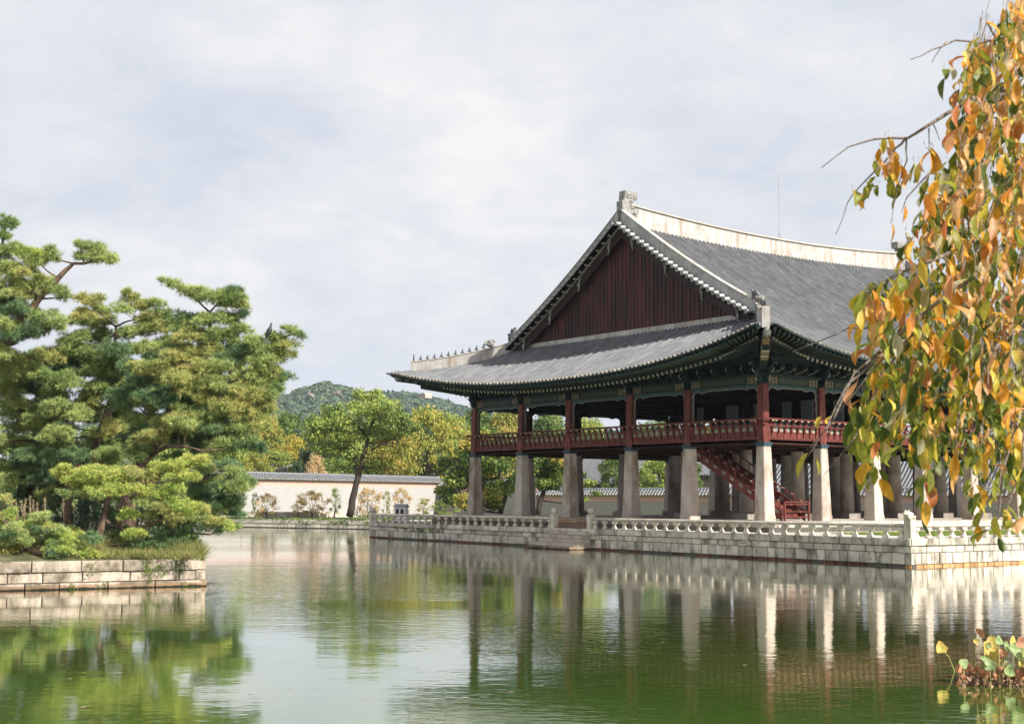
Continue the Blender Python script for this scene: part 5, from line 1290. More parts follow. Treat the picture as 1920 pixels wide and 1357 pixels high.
# ivy and grass along the far bank
rg = np.random.default_rng(41); n_ = 2600; f_ = rg.random(n_)
P0_, P1_ = np.array([*Bs, 0]), np.array([*Be, 0]); nbv = np.array([pn.x, pn.y, 0])
C = P0_+(P1_-P0_)*f_[:, None]+nbv*rg.uniform(-.5, .12, n_)[:, None]; C[:, 2] = -.98+rg.uniform(0, .12, n_)
hang = (f_ < .42) & (np.sin(f_*60) > -.2); C[hang] += nbv*.1; C[hang, 2] -= rg.uniform(0, .55, hang.sum())
link('bank_ivy', npmesh('bank_ivy', leaf_quads(C, .14, rg, .3), 4, M['leaf_green']), kind='stuff', label='green ivy and grass spilling over the far stone embankment', cat='ivy')

# ================================================================== THE PINE ISLAND
IR = (8.73, -38.46); IL = (5.1, -60.0)
isl = thing('pine_island_wall', (*IR, WATER), 'mossy granite block retaining wall of the pine island at the left', 'retaining wall'); io_ = isl.location.copy()
block_face(isl, IL, IR, [(-.93, -1.32), (-1.32, -1.67), (-1.67, -2.05)], [1.25, 1.35, 1.5], ['coping_stone', 'stone_block', 'footing_stone'], [M['blockd']]*3, [.05, .0, .08], 33, org=io_, gap=.016, jit=.025)
block_face(isl, IR, (-20, -37.0), [(-.93, -1.32), (-1.32, -1.67), (-1.67, -2.05)], [1.25, 1.35, 1.5], ['coping_stone', 'stone_block', 'footing_stone'], [M['blockd']]*3, [.0, .0, .05], 34, org=io_, gap=.016)
m_ = MB(); x0, y0 = IR[0]-.15, IR[1]-.15
m_.hexa([Vector(p)-io_ for p in ((IL[0]-.1, IL[1], -3), (x0, y0, -3), (-20, -37.2, -3), (-24, -60, -3), (IL[0]-.1, IL[1], -.97), (x0, y0, -.97), (-20, -37.2, -.97), (-24, -60, -.97))]); m_.obj('wall_core', M['mortar'], isl)
# island soil: a gentle mound
m_ = MB(); ni, nj = 26, 18
for i in range(ni+1):
    for j in range(nj+1):
        a, b = i/ni, j/nj
        f0 = Vector((IL[0], IL[1], 0)).lerp(Vector((IR[0], IR[1], 0)), a); f1 = Vector((-24, -60, 0)).lerp(Vector((-20, -37.2, 0)), a)
        p = f0.lerp(f1, b); e_ = min(1, b*6)*min(1, (1-b)*5)*min(1, (1-a)*6+.1)
        p.z = -.95+.55*e_+.12*math.sin(p.x*1.3)*math.cos(p.y*1.1)*e_; m_.v.append(tuple(p))
for i in range(ni):
    for j in range(nj): a = i*(nj+1)+j; m_.f.append((a, a+nj+1, a+nj+2, a+1)); m_.m.append(0)
m_.obj('island_ground', M['soil'], smooth=True, kind='structure', label='rough grassy soil mound of the pine island')

ND = (.21, .015, 11)
NM = [M['needle'], M['needle2'], M['needle3'], M['needle4']]
# tall pine at the left edge
custom_tree('tall_pine', 57, (-30, 1045), [([(-30, 1045, 0), (-60, 900, 0), (-50, 760, 0), (-20, 680, 0), (40, 600, 0), (90, 540, 0), (120, 510, 0), (138, 494, 0), (190, 490, 0)], .30, .035), ([(-20, 680, 0), (15, 648, 1), (30, 642, 1)], .1, .07), ([(-50, 760, 0), (-30, 600, .5), (-10, 500, .5), (10, 430, .5)], .2, .04), ([(138, 494, 0), (110, 488, 0), (85, 475, 0)], .04, .02)],
  [(12, 418, 24, 10, 0), (5, 440, 20, 9, 0), (-5, 470, 34, 16, 0), (30, 468, 32, 12, 0), (60, 478, 30, 12, 0, 1), (75, 492, 22, 10, 0), (15, 500, 40, 18, 0), (55, 508, 32, 14, 0, 3), (152, 460, 15, 7, 0), (175, 468, 26, 11, 0), (198, 482, 22, 8, 0), (165, 482, 24, 8, 0), (208, 489, 12, 5, 0), (96, 470, 14, 7, 0), (100, 482, 16, 6, 0),
   (20, 535, 40, 18, 0), (55, 545, 34, 16, 0, 3), (80, 530, 24, 10, 0), (112, 545, 18, 9, 0), (122, 555, 12, 6, 0), (0, 570, 45, 20, 1, 2), (40, 580, 38, 16, 0, 2), (70, 592, 34, 14, 0), (96, 606, 28, 10, 0), (110, 612, 14, 6, 0), (60, 612, 34, 12, 0, 2), (15, 610, 40, 16, 0), (25, 630, 36, 10, 0, 2), (0, 655, 34, 14, 0), (62, 625, 22, 7, 0, 2)],
  'tall pine at the left edge whose bent limb reaches up to the right', None, 'pine', seed=51, needle=ND, dens=330, mats=NM, barkm=M['bark'], basez=-.6)
# middle pine with flat pale top
custom_tree('flat_topped_pine', 60, (150, 1010), [([(150, 1010, 0), (165, 900, 0), (200, 780, 0), (213, 720, 0), (216, 660, 0), (217, 612, 0)], .24, .05), ([(217, 612, 0), (200, 598, 0), (165, 580, .5)], .05, .02), ([(217, 612, 0), (240, 602, 0), (280, 590, -.5)], .05, .02)],
  [(152, 556, 18, 6, 0, 3), (175, 562, 24, 8, 0, 3), (190, 580, 28, 8, 1), (165, 592, 26, 8, 0, 3), (245, 552, 18, 9, 0, 3), (255, 570, 28, 10, 0, 3), (228, 580, 22, 8, -1), (290, 568, 22, 9, 0), (300, 588, 26, 10, 0), (270, 596, 26, 9, 0, 3), (155, 602, 30, 8, 0), (190, 606, 30, 8, 0, 3), (150, 630, 36, 10, 0), (190, 632, 30, 8, 1), (120, 600, 16, 6, 0), (130, 640, 26, 9, 0),
   (250, 620, 34, 12, 0), (290, 615, 34, 12, 0, 3), (320, 605, 22, 8, 0), (160, 660, 44, 14, 0), (215, 650, 36, 12, -1, 2), (270, 650, 40, 14, 0), (315, 640, 30, 12, 0), (135, 655, 30, 8, 0), (190, 690, 44, 16, 0), (245, 690, 40, 16, 0, 2), (130, 690, 36, 14, 1, 2), (300, 680, 36, 14, 0)],
  'slender pine with flat tiered pale top between the tall pine and leaning pine', None, 'pine', seed=52, needle=ND, dens=300, mats=NM, barkm=M['bark'], basez=-.6)
# big leaning pine
custom_tree('leaning_pine', 53, (235, 1010), [([(235, 1010, .5), (240, 950, .3), (262, 890, 0), (272, 855, 0), (300, 820, 0), (325, 785, 0), (338, 745, 0), (365, 700, 0), (388, 660, 0), (394, 610, 0), (393, 585, 0)], .34, .045),
   ([(322, 788, 0), (360, 760, -.5), (400, 745, -.8), (440, 712, -1), (470, 690, -1), (500, 650, -1), (530, 632, -1), (556, 624, -1)], .13, .02), ([(393, 585, 0), (372, 565, 0), (350, 550, 0), (325, 535, 0), (306, 528, 0)], .045, .012), ([(393, 585, 0), (410, 568, 0), (440, 560, 0)], .04, .015),
   ([(272, 855, 0), (310, 838, -1), (345, 836, -1.5), (375, 845, -2)], .11, .03), ([(400, 745, -.8), (402, 790, -1), (430, 798, -1), (480, 780, -1.2)], .06, .02), ([(365, 700, 0), (330, 690, .5), (300, 670, 1)], .08, .02), ([(440, 712, -1), (480, 700, -1), (520, 690, -1)], .05, .015)],
  [(306, 527, 10, 4, 0), (324, 532, 14, 5, 0), (345, 542, 20, 6, 0), (365, 550, 24, 8, 0), (388, 556, 24, 9, 0), (420, 548, 24, 9, 0), (445, 545, 20, 7, 0, 2), (430, 562, 32, 10, 0), (450, 572, 22, 8, 0, 3), (350, 592, 28, 12, .5, 2), (385, 598, 32, 12, 0), (425, 596, 32, 12, 0), (450, 590, 16, 7, 0, 2), (340, 612, 30, 12, .5),
   (365, 630, 38, 14, 0, 3), (415, 625, 40, 14, 0), (455, 612, 26, 10, 0), (400, 655, 44, 15, 0, 3), (450, 650, 40, 14, 0), (480, 640, 26, 10, -1), (512, 628, 18, 7, -1), (548, 620, 16, 7, -1), (558, 628, 10, 6, -1, 2), (530, 643, 28, 7, -1, 3), (505, 655, 30, 9, -1), (538, 660, 18, 6, -1, 3), (495, 675, 34, 11, -1), (520, 668, 18, 7, -1),
   (350, 660, 40, 16, .5), (310, 650, 34, 12, 1), (330, 690, 40, 16, 0, 3), (290, 675, 34, 12, 1, 2), (375, 690, 40, 16, -1, 3), (425, 685, 40, 14, -1), (465, 700, 36, 12, -1), (505, 697, 28, 9, -1, 3), (525, 705, 18, 8, -1), (500, 720, 34, 12, -1), (455, 725, 40, 14, -1, 3), (410, 720, 40, 14, -1), (365, 722, 42, 16, -1, 3), (315, 718, 42, 16, 0, 2), (270, 710, 40, 16, 1, 2),
   (340, 750, 46, 18, -.5), (290, 748, 46, 18, .5), (390, 748, 40, 14, -1, 3), (435, 750, 40, 14, -1, 3), (480, 745, 36, 13, -1, 3), (510, 742, 20, 10, -1), (250, 745, 44, 18, 1, 2), (460, 772, 36, 12, -1, 3), (420, 775, 36, 12, -1), (500, 765, 22, 9, -1, 3), (370, 778, 40, 16, -1), (320, 785, 36, 16, 1, 2), (275, 785, 44, 18, 1), (440, 800, 34, 12, -1), (400, 805, 38, 14, -1, 2), (480, 795, 24, 9, -1, 3),
   (355, 815, 36, 14, 1, 2), (310, 812, 30, 12, 1.5, 2), (250, 818, 38, 16, 1.5, 2), (460, 825, 30, 12, -1, 0), (425, 835, 34, 12, -1, 0), (385, 838, 32, 10, -.5, 2), (340, 858, 30, 10, .5, 2)]+padgrid(63, 235, 470, 650, 850, 34, (24, 40), (9, 15), 2.0, pick(4, 0, 3, 4))+padgrid(64, 300, 540, 690, 800, 16, (20, 34), (7, 11), 1.5, pick(3, 0, 1, 5)),
  'large leaning pine rising from the island, its long bough holding a black bird', None, 'pine', seed=53, needle=ND, dens=330, mats=NM, barkm=M['bark'], basez=-.6)
# dense dark pine mass at the left
custom_tree('dense_dark_pine', 61, (70, 1010), [([(70, 1010, 0), (68, 950, 0), (60, 900, 0), (75, 850, 0), (60, 780, 0), (80, 710, 0)], .3, .06), ([(60, 780, 0), (20, 760, .5), (-10, 745, .5)], .08, .03), ([(75, 850, 0), (110, 820, 0), (140, 790, 0)], .1, .04), ([(68, 950, 0), (105, 905, 0), (130, 890, 0)], .12, .05)],
  padgrid(61, -40, 250, 665, 925, 96, (26, 46), (12, 20), 2.4, pick(6, 0, 6, 2)), 'broad dense dark pine filling the left side of the island', None, 'pine', seed=54, needle=ND, dens=260, mats=NM, barkm=M['bark'], basez=-.6)
# bright low pine in front
custom_tree('bright_low_pine', 49.5, (178, 1032), [([(178, 1032, 0), (187, 1000, 0), (196, 965, 0), (205, 930, 0), (214, 905, 0)], .17, .08), ([(196, 975, 0), (215, 985, 0), (240, 996, 0)], .09, .05), ([(214, 905, 0), (250, 905, -.3), (300, 905, -.5), (345, 890, -.5)], .07, .03), ([(214, 905, 0), (190, 895, 0), (150, 895, 0)], .07, .03), ([(240, 996, 0), (300, 975, -.3), (360, 965, -.3), (410, 975, -.3)], .07, .02)],
  [(125, 882, 28, 8, 0, 1), (155, 888, 34, 9, 0, 1), (190, 885, 40, 10, 0, 1), (225, 890, 36, 11, 0, 1), (160, 906, 36, 11, 0, 1), (205, 912, 44, 12, -.3, 1), (250, 884, 32, 9, 0, 3), (275, 892, 30, 9, 0, 3), (300, 880, 34, 11, -.2, 1), (330, 872, 34, 11, -.2, 1), (360, 864, 26, 10, -.2, 1), (378, 858, 16, 7, -.2, 1), (345, 890, 34, 10, -.4, 1), (135, 922, 24, 9, 0, 0), (180, 925, 30, 8, 0, 0),
   (260, 915, 34, 10, -.3, 1), (300, 925, 34, 12, -.4, 1), (330, 915, 26, 9, -.4, 1), (275, 938, 34, 10, 0, 0), (240, 962, 22, 8, -.4, 1), (315, 955, 34, 9, -.5, 3), (350, 950, 36, 9, -.5, 1), (378, 956, 22, 8, -.5, 3), (335, 968, 36, 9, -.4, 3), (300, 965, 30, 9, 0, 0), (370, 972, 26, 9, -.3, 0), (405, 978, 24, 8, -.3, 3), (425, 984, 14, 6, -.3, 1), (400, 990, 20, 6, -.2, 2),
   (260, 1000, 22, 9, -.5, 1), (300, 992, 34, 12, 0, 2), (340, 990, 32, 12, 0, 2), (270, 1022, 34, 12, 0, 2), (310, 1020, 36, 14, 0, 2), (345, 1010, 26, 12, 0, 2), (285, 1038, 34, 10, .2, 2)],
  'low bright green pine with crooked dark trunk at the island front', None, 'pine', seed=55, needle=(.15, .015, 10), dens=430, mats=NM, barkm=M['bark'], basez=-.75)
custom_tree('bluish_pine', 57, (330, 1020), [([(330, 1020, 0), (345, 960, 0), (380, 900, 0), (405, 870, 0)], .16, .05)],
  padgrid(66, 365, 455, 868, 975, 26, (20, 32), (9, 15), 1.2, pick(4, 0, 7, 0), el(412, 922, 46, 55))+[(455, 895, 22, 7, 0, 2), (462, 905, 14, 5, 0, 0), (440, 985, 18, 7, 0, 0)], 'bluish green pine behind the right end of the low bright pine', None, 'pine', seed=56, needle=ND, dens=260, mats=NM, barkm=M['bark'], basez=-.6)
custom_tree('young_pine', 47.3, (40, 1050), [([(-20, 1052, 0), (20, 1000, 0), (60, 990, 0), (110, 1000, 0)], .07, .02), ([(0, 960, 0), (20, 995, 0), (45, 1030, 0)], .1, .05)],
  padgrid(67, -10, 175, 985, 1045, 30, (20, 32), (8, 13), .7, pick(5, 3, 2, 1))+[(10, 935, 16, 8, 0, 3), (5, 965, 22, 9, 0, 1), (75, 968, 26, 9, .3, 0), (20, 985, 20, 8, 0, 0)], 'young low pine sprawling along the island edge at the far left', None, 'pine', seed=57, needle=(.13, .014, 10), dens=400, mats=NM, barkm=M['bark'], basez=-.8)
# small bare trunks at the back of the island
for u, vb, tp, r_, D, lb in ((130, 1000, [(125, 960), (135, 910), (150, 870)], .16, 56, 'short dark pine trunk rising behind the reeds'), (222, 1005, [(226, 975), (232, 940), (236, 900)], .20, 55, 'furrowed grey pine trunk behind the crooked trunk of the bright pine')):
    b = spot(u, vb, D); b.z = -.6; t = thing('old_pine', tuple(b), lb, 'pine'); m_ = MB(); limb(m_, [Vector((0, 0, 0))]+[spot(x, y, D)-b for x, y in tp], r_, r_*.7, 8); m_.obj('trunk', M['bark'], t, smooth=True)

# undergrowth of the island
us_ = tree_meshes(35, 2.2, 1.5, .02, 16, 3600, .085, .8, M['leaf_dark'], trunkr=.05, multi=3)
for u, vt, hw, D, lf, lb in ((30, 905, 44, 60, 'dark', 'dark evergreen shrub farthest left behind the plumed reeds'), (105, 915, 40, 59, 'dark', 'dark shrub behind the short pine trunk on the island'),
   (165, 925, 36, 58.5, 'blue', 'bluish dark shrub just left of the crooked pine trunk'), (240, 930, 38, 58, 'dark', 'dark shrub filling the gap right of the crooked pine trunk'),
   (300, 940, 40, 57, 'green', 'green shrub under the big leaning pine'), (350, 960, 34, 55, 'dark', 'dark shrub near the island corner below the bluish pine'),
   (60, 960, 40, 53, 'green', 'mid green shrub behind the young low pine'), (235, 985, 30, 51.5, 'green', 'low green shrub behind the forked low branch'), (130, 985, 26, 52, 'lime', 'straw coloured low bush beside the crooked pine trunk'),
   (-20, 930, 44, 56, 'dark', 'dark shrub at the very left edge of the island'), (205, 950, 30, 61, 'dark', 'shadowed shrub at the back of the island'), (355, 1000, 24, 50.5, 'lime', 'pale weedy bush at the island corner')):
    P = gspot(u, 950, D, -.75); s_ = hw*D/FPX/1.75; H_ = spot(u, vt, D).z-P.z
    put_tree('island_shrub', P, us_, lb, 'shrub', s_, u*.9, None, M['leaf_'+lf], sz=H_/(2.3*s_))

# grasses
rg = np.random.default_rng(71)
def blades(n_, us_, vs_, Ds, z, ln, wd, k, fade=None):
    C = []
    for i in range(n_):
        p = spot(rg.uniform(*us_), 1000, rg.uniform(*Ds)); C.append((p.x, p.y, z+rg.uniform(-.05, .15)))
    C = np.array(C); return needle_tufts(C, np.tile([0, 0, 1.], (n_, 1)), ln, wd, k, rg)
V = np.concatenate([blades(1500, (-20, 378), 0, (47.2, 49.2), -.9, .28, .016, 7), blades(500, (100, 200), 0, (48.5, 51), -.8, .45, .016, 7), blades(260, (325, 384), 0, (48.2, 50), -.95, .60, .016, 9), blades(1200, (-20, 360), 0, (49, 55), -.7, .35, .02, 6)])
link('island_grass', npmesh('island_grass', V, 3, M['grass']), kind='stuff', label='long straw and green grass along the top of the island wall', cat='grass')
# grass tufts hanging over the wall and growing in joints
C = []; DD = []
for u, v0, v1, n_ in ((330, 1040, 1075, 60), (270, 1050, 1095, 60), (125, 1095, 1108, 10), (180, 1092, 1102, 8), (345, 1092, 1098, 8), (160, 1060, 1085, 18), (290, 1060, 1080, 30)):
    for i in range(n_):
        D = 3.08/((1100-932)/FPX)  # depth of the wall face
        f_ = u/385.; P = Vector((7.6, -45.2, 0)).lerp(Vector((8.73, -38.46, 0)), f_); P += Vector((.12, 0, 0)); P.y += rg.normal()*.12
        vv = rg.uniform(v0, v1); P.z = -.93-(vv-(1061-13*f_))/(51.)*.96+.0; C.append(tuple(P)); DD.append((.6, rg.normal()*.3, -.5 if rg.random() < .6 else .5))
V = needle_tufts(np.array(C), unit(np.array(DD)), .16, .018, 5, rg)
link('wall_weeds', npmesh('wall_weeds', V, 3, M['leaf_green']), kind='stuff', label='green weeds rooted in the joints of the island wall', cat='weeds')
# terrace wall weeds
C = []; DD = []
for u, n_, z0, z1 in ((745, 40, -1.05, -.95), (760, 60, -1.1, -.95), (790, 70, -1.3, -1.0), (812, 70, -1.3, -1.0), (775, 30, -1.3, -1.2), (1068, 30, -1.8, -1.3), (1088, 20, -1.8, -1.6), (1640, 20, -1.7, -1.2), (1395, 26, -1.25, -1.0)):
    d = spot(u, 990, 1)-CAM
    # intersect with the terrace face line
    ax, ay = TL; s_ = None
    den = d.x*dn.y-d.y*dn.x; t_ = ((ax-CAM.x)*dn.y-(ay-CAM.y)*dn.x)/den
    P = CAM+d*t_
    for i in range(n_): C.append((P.x+nn.x*.1+rg.normal()*.35*dn.x, P.y+nn.y*.1, rg.uniform(z0, z1))); DD.append((nn.x+rg.normal()*.4, nn.y, rg.normal()*.6))
link('terrace_weeds', npmesh('terrace_weeds', leaf_quads(np.array(C), .07, rg, .2), 4, M['leaf_green']), kind='stuff', label='small green weeds sprouting from the terrace wall joints', cat='weeds')
# plumed reeds
for i, (u, v) in enumerate([(22, 940), (30, 945), (40, 942), (48, 938), (56, 934), (62, 940), (70, 945), (84, 936), (45, 952), (15, 955), (118, 938), (140, 945), (33, 960), (57, 955)]):
    D = 52+rb.uniform(-1, 1); p = spot(u, v, D); b = Vector((p.x+rb.uniform(-.2, .2), p.y+rb.uniform(-.2, .2), -.65))
    t = thing('plumed_reed', tuple(b), 'tan plumed reed standing in the clump at the left of the island', 'reed', 'plumed reeds at the left of the island'); top = p-b
    m_ = MB(); m_.tube([(0, 0, 0), top*.6+Vector((0, .05, 0)), top], [.012, .01, .006], 4); m_.obj('stem', M['reed'], t)
    n_ = 26; f_ = rg.uniform(0, 1, n_); Cc = np.array([tuple(top*(.78+.24*q)) for q in f_]); m_2 = npmesh('plume', needle_tufts(Cc, np.tile(unit(np.array([[.2, .1, .8]])), (n_, 1)), .12, .014, 4, rg), 3, M['reed']); link('plume', m_2, t)

# cormorant on the bough
D = 51.6; b = spot(504, 628, D)
cm = thing('cormorant', tuple(b), 'black cormorant perched upright on the long pine bough against the sky', 'bird')
rtv = Vector((rt.x, rt.y, 0)).normalized()
m_ = MB()
def_ = lambda a, z: rtv*a+Vector((0, 0, z))
m_.tube([def_(-.10, -.10), def_(-.06, .02), def_(.0, .12), def_(.04, .22), def_(.055, .30), def_(.07, .38), def_(.08, .43), def_(.085, .455)], [.02, .07, .10, .085, .05, .033, .038, .02], 10)
m_.obj('body', M['feather'], cm, smooth=True)
m_ = MB(); m_.tube([def_(.085, .445), def_(.11, .475), def_(.13, .50)], [.018, .012, .005], 6); m_.obj('beak', M['wood'], cm)
m_ = MB(); m_.blob(tuple(def_(-.02, .12)), .05, .09, .13, 8, 5); m_.obj('wing', M['feather'], cm)
m_ = MB(); m_.tube([def_(-.07, .0), def_(-.13, -.16)], [.04, .025], 6, flat=.4); m_.obj('tail', M['feather'], cm)
for s_ in (-.03, .03): m_ = MB(); m_.tube([def_(s_, .04), def_(s_, -.03)], .014, 5); m_.obj('leg', M['feather'], cm)

# scattered floating leaves on the pond
rg = np.random.default_rng(91); V = []
for i in range(300):
    if i < 260: cx_ = rg.choice([1380, 1470, 1560, 1650, 1500, 1250, 820, 560]); u = cx_+rg.normal()*38; v = 1082+rg.normal()*7+(8 if cx_ > 1300 else -10)
    else: u = rg.uniform(0, 1920); v = rg.uniform(1090, 1357)**1.0
    d = spot(u, v, 1)-CAM; t_ = (WATER+.006-CAM.z)/d.z; P = CAM+d*t_; a = rg.uniform(0, 6.28); L_ = rg.uniform(.03, .07); c, s_ = math.cos(a)*L_, math.sin(a)*L_
    V += [(P.x-c, P.y-s_, P.z), (P.x+s_*.5, P.y-c*.5, P.z), (P.x+c, P.y+s_, P.z), (P.x-s_*.5, P.y+c*.5, P.z)]
link('floating_leaves', npmesh('floating_leaves', V, 4, M['debris']), kind='stuff', label='scattered fallen leaves floating on the pond', cat='leaves')

# ================================================================== LOTUS PATCH
def zwater(u, v):
    d = spot(u, v, 1)-CAM; t_ = (WATER-CAM.z)/d.z; return CAM+d*t_
lo_c = zwater(1860, 1272)
rl = random.Random(8)
def lotus_leaf(seed, r_, cup, fold):
    m_ = MB(); k = 14; rr_ = random.Random(seed); vs = [(0, 0, 0)]
    for ring in (.5, 1.):
        for j in range(k):
            q = 2*math.pi*j/k; w_ = 1+.12*math.sin(3*q+seed)+rr_.uniform(-.06, .06)
            x = r_*ring*w_*math.cos(q); y = r_*ring*w_*math.sin(q); z = cup*r_*ring**2+.10*r_*ring*math.sin(2*q+seed)+fold*abs(x)*ring; vs.append((x, y, z))
    fs = [(0, 1+j, 1+(j+1) % k) for j in range(k)]+[(1+j, 1+k+j, 1+k+(j+1) % k, 1+(j+1) % k) for j in range(k)]
    m_.add(vs, fs); return m_
def lotus(t, u, v, D, r_, mt, tilt, az, cup=.25, fold=0., seed=1, stem=True, root=None):
    p = spot(u, v, D)
    o = lotus_leaf(seed, r_, cup, fold).obj('lotus_leaf', mt, t, smooth=True); o.location = p-t.location
    o.rotation_euler = (R(tilt), 0, R(az))
    if stem:
        rw = Vector((*(root or (p.x, p.y)), WATER-.3)); mid = p.lerp(rw, .5)+Vector((rl.uniform(-.06, .06), rl.uniform(-.06, .06), 0))
        m_ = MB(); m_.tube([rw-t.location, mid-t.location, p-t.location], [.010, .009, .007], 5); m_.obj('stem', M['stemg'], t)
lt = thing('lotus_patch', (lo_c.x, lo_c.y, WATER), 'clump of green, yellow and withered lotus leaves standing in the water at lower right', 'lotus plants')
D0 = 23.3
fwd = Vector((fw.x, fw.y, 0)).normalized()
G_, Y_, Bb = M['lotusg'], M['lotusy'], M['lotusb']
LL = [(1806, 1244, .085, G_, 70, 20), (1850, 1215, .12, Y_, 75, 40), (1862, 1206, .13, Y_, 60, -20), (1864, 1228, .12, Y_, 80, 10), (1872, 1201, .08, G_, 65, 30), (1886, 1213, .11, G_, 70, 60), (1912, 1219, .17, G_, 75, 10), (1845, 1240, .10, G_, 60, 50), (1856, 1246, .10, G_, 70, -10), (1880, 1224, .08, Y_, 70, 20), (1870, 1250, .07, G_, 60, 0), (1898, 1205, .11, Y_, 70, 50),
      (1830, 1202, .05, Y_, 80, 10), (1836, 1187, .10, Bb, 60, 120), (1888, 1246, .07, M['ch_w'], 70, 20), (1845, 1222, .09, Y_, 80, 60), (1915, 1206, .10, Bb, 70, 10), (1935, 1225, .15, G_, 70, 30), (1925, 1240, .10, Y_, 65, 80), (1878, 1232, .08, G_, 70, 90), (1955, 1215, .14, G_, 70, 0), (1970, 1235, .12, Y_, 60, 30)]
for i, (u, v, r_, mt, ti, az) in enumerate(LL):
    lotus(lt, u, v, D0+rl.uniform(-.5, .5), r_, mt, ti, az+R(0)+math.degrees(-YAW)*0+45, .3, .0, i, root=None)
for i in range(20):   # smaller leaves in the thick of the clump
    lotus(lt, rl.uniform(1842, 1975), rl.uniform(1206, 1258), D0+rl.uniform(-.5, .5), rl.uniform(.05, .11), rl.choice([G_, Y_, Y_, Bb, G_]), rl.uniform(50, 85), rl.uniform(0, 100), rl.uniform(.2, .7), rl.uniform(0, .4), i+90)
for i in range(26):   # curled withered leaves lying low
    u = rl.uniform(1805, 1980); v = rl.uniform(1250, 1276); lotus(lt, u, v, D0+rl.uniform(-.6, .4), rl.uniform(.05, .09), Bb, rl.uniform(30, 110), rl.uniform(0, 360), .9, .5, i+40, stem=False)
rg = np.random.default_rng(81); n_ = 1500
C = np.array([tuple(spot(rg.uniform(1800, 1990), 1270, D0+rg.uniform(-.5, .5))) for _ in range(n_)]); C[:, 2] = WATER+rg.uniform(0, .13, n_)
link('lotus_debris', npmesh('lotus_debris', leaf_quads(C-np.array(lt.location), .035, rg, .1), 4, M['debris']), lt, kind='stuff')
# lone bent leaf and a drifting withered one
b = zwater(1790, 1258); l1 = thing('lone_lotus_leaf', tuple(b), 'single pale yellow lotus leaf on a bent stem left of the clump', 'lotus leaf')
Dl = (b-CAM).dot(fw); p1 = spot(1768, 1218, Dl)-b; m_ = MB(); m_.tube([(0, 0, -.2), (0, 0, 0), tuple(spot(1780, 1232, Dl)-b), tuple(p1)], [.009, .009, .008, .007], 5); m_.obj('stem', M['stemg'], l1)
o = lotus_leaf(77, .115, .35, .35).obj('leaf_blade', M['lotusy'], l1, smooth=True); o.location = spot(1761, 1214, Dl)-b; o.rotation_euler = (R(75), R(25), R(60))
b = zwater(1803, 1266); l2 = thing('withered_lotus_leaf', tuple(b), 'folded rust red withered lotus leaf touching the water left of the clump', 'lotus leaf')
o = lotus_leaf(78, .13, .7, .6).obj('leaf_blade', Bb, l2, smooth=True); o.location = (0, 0, .08); o.rotation_euler = (R(60), R(20), R(40))

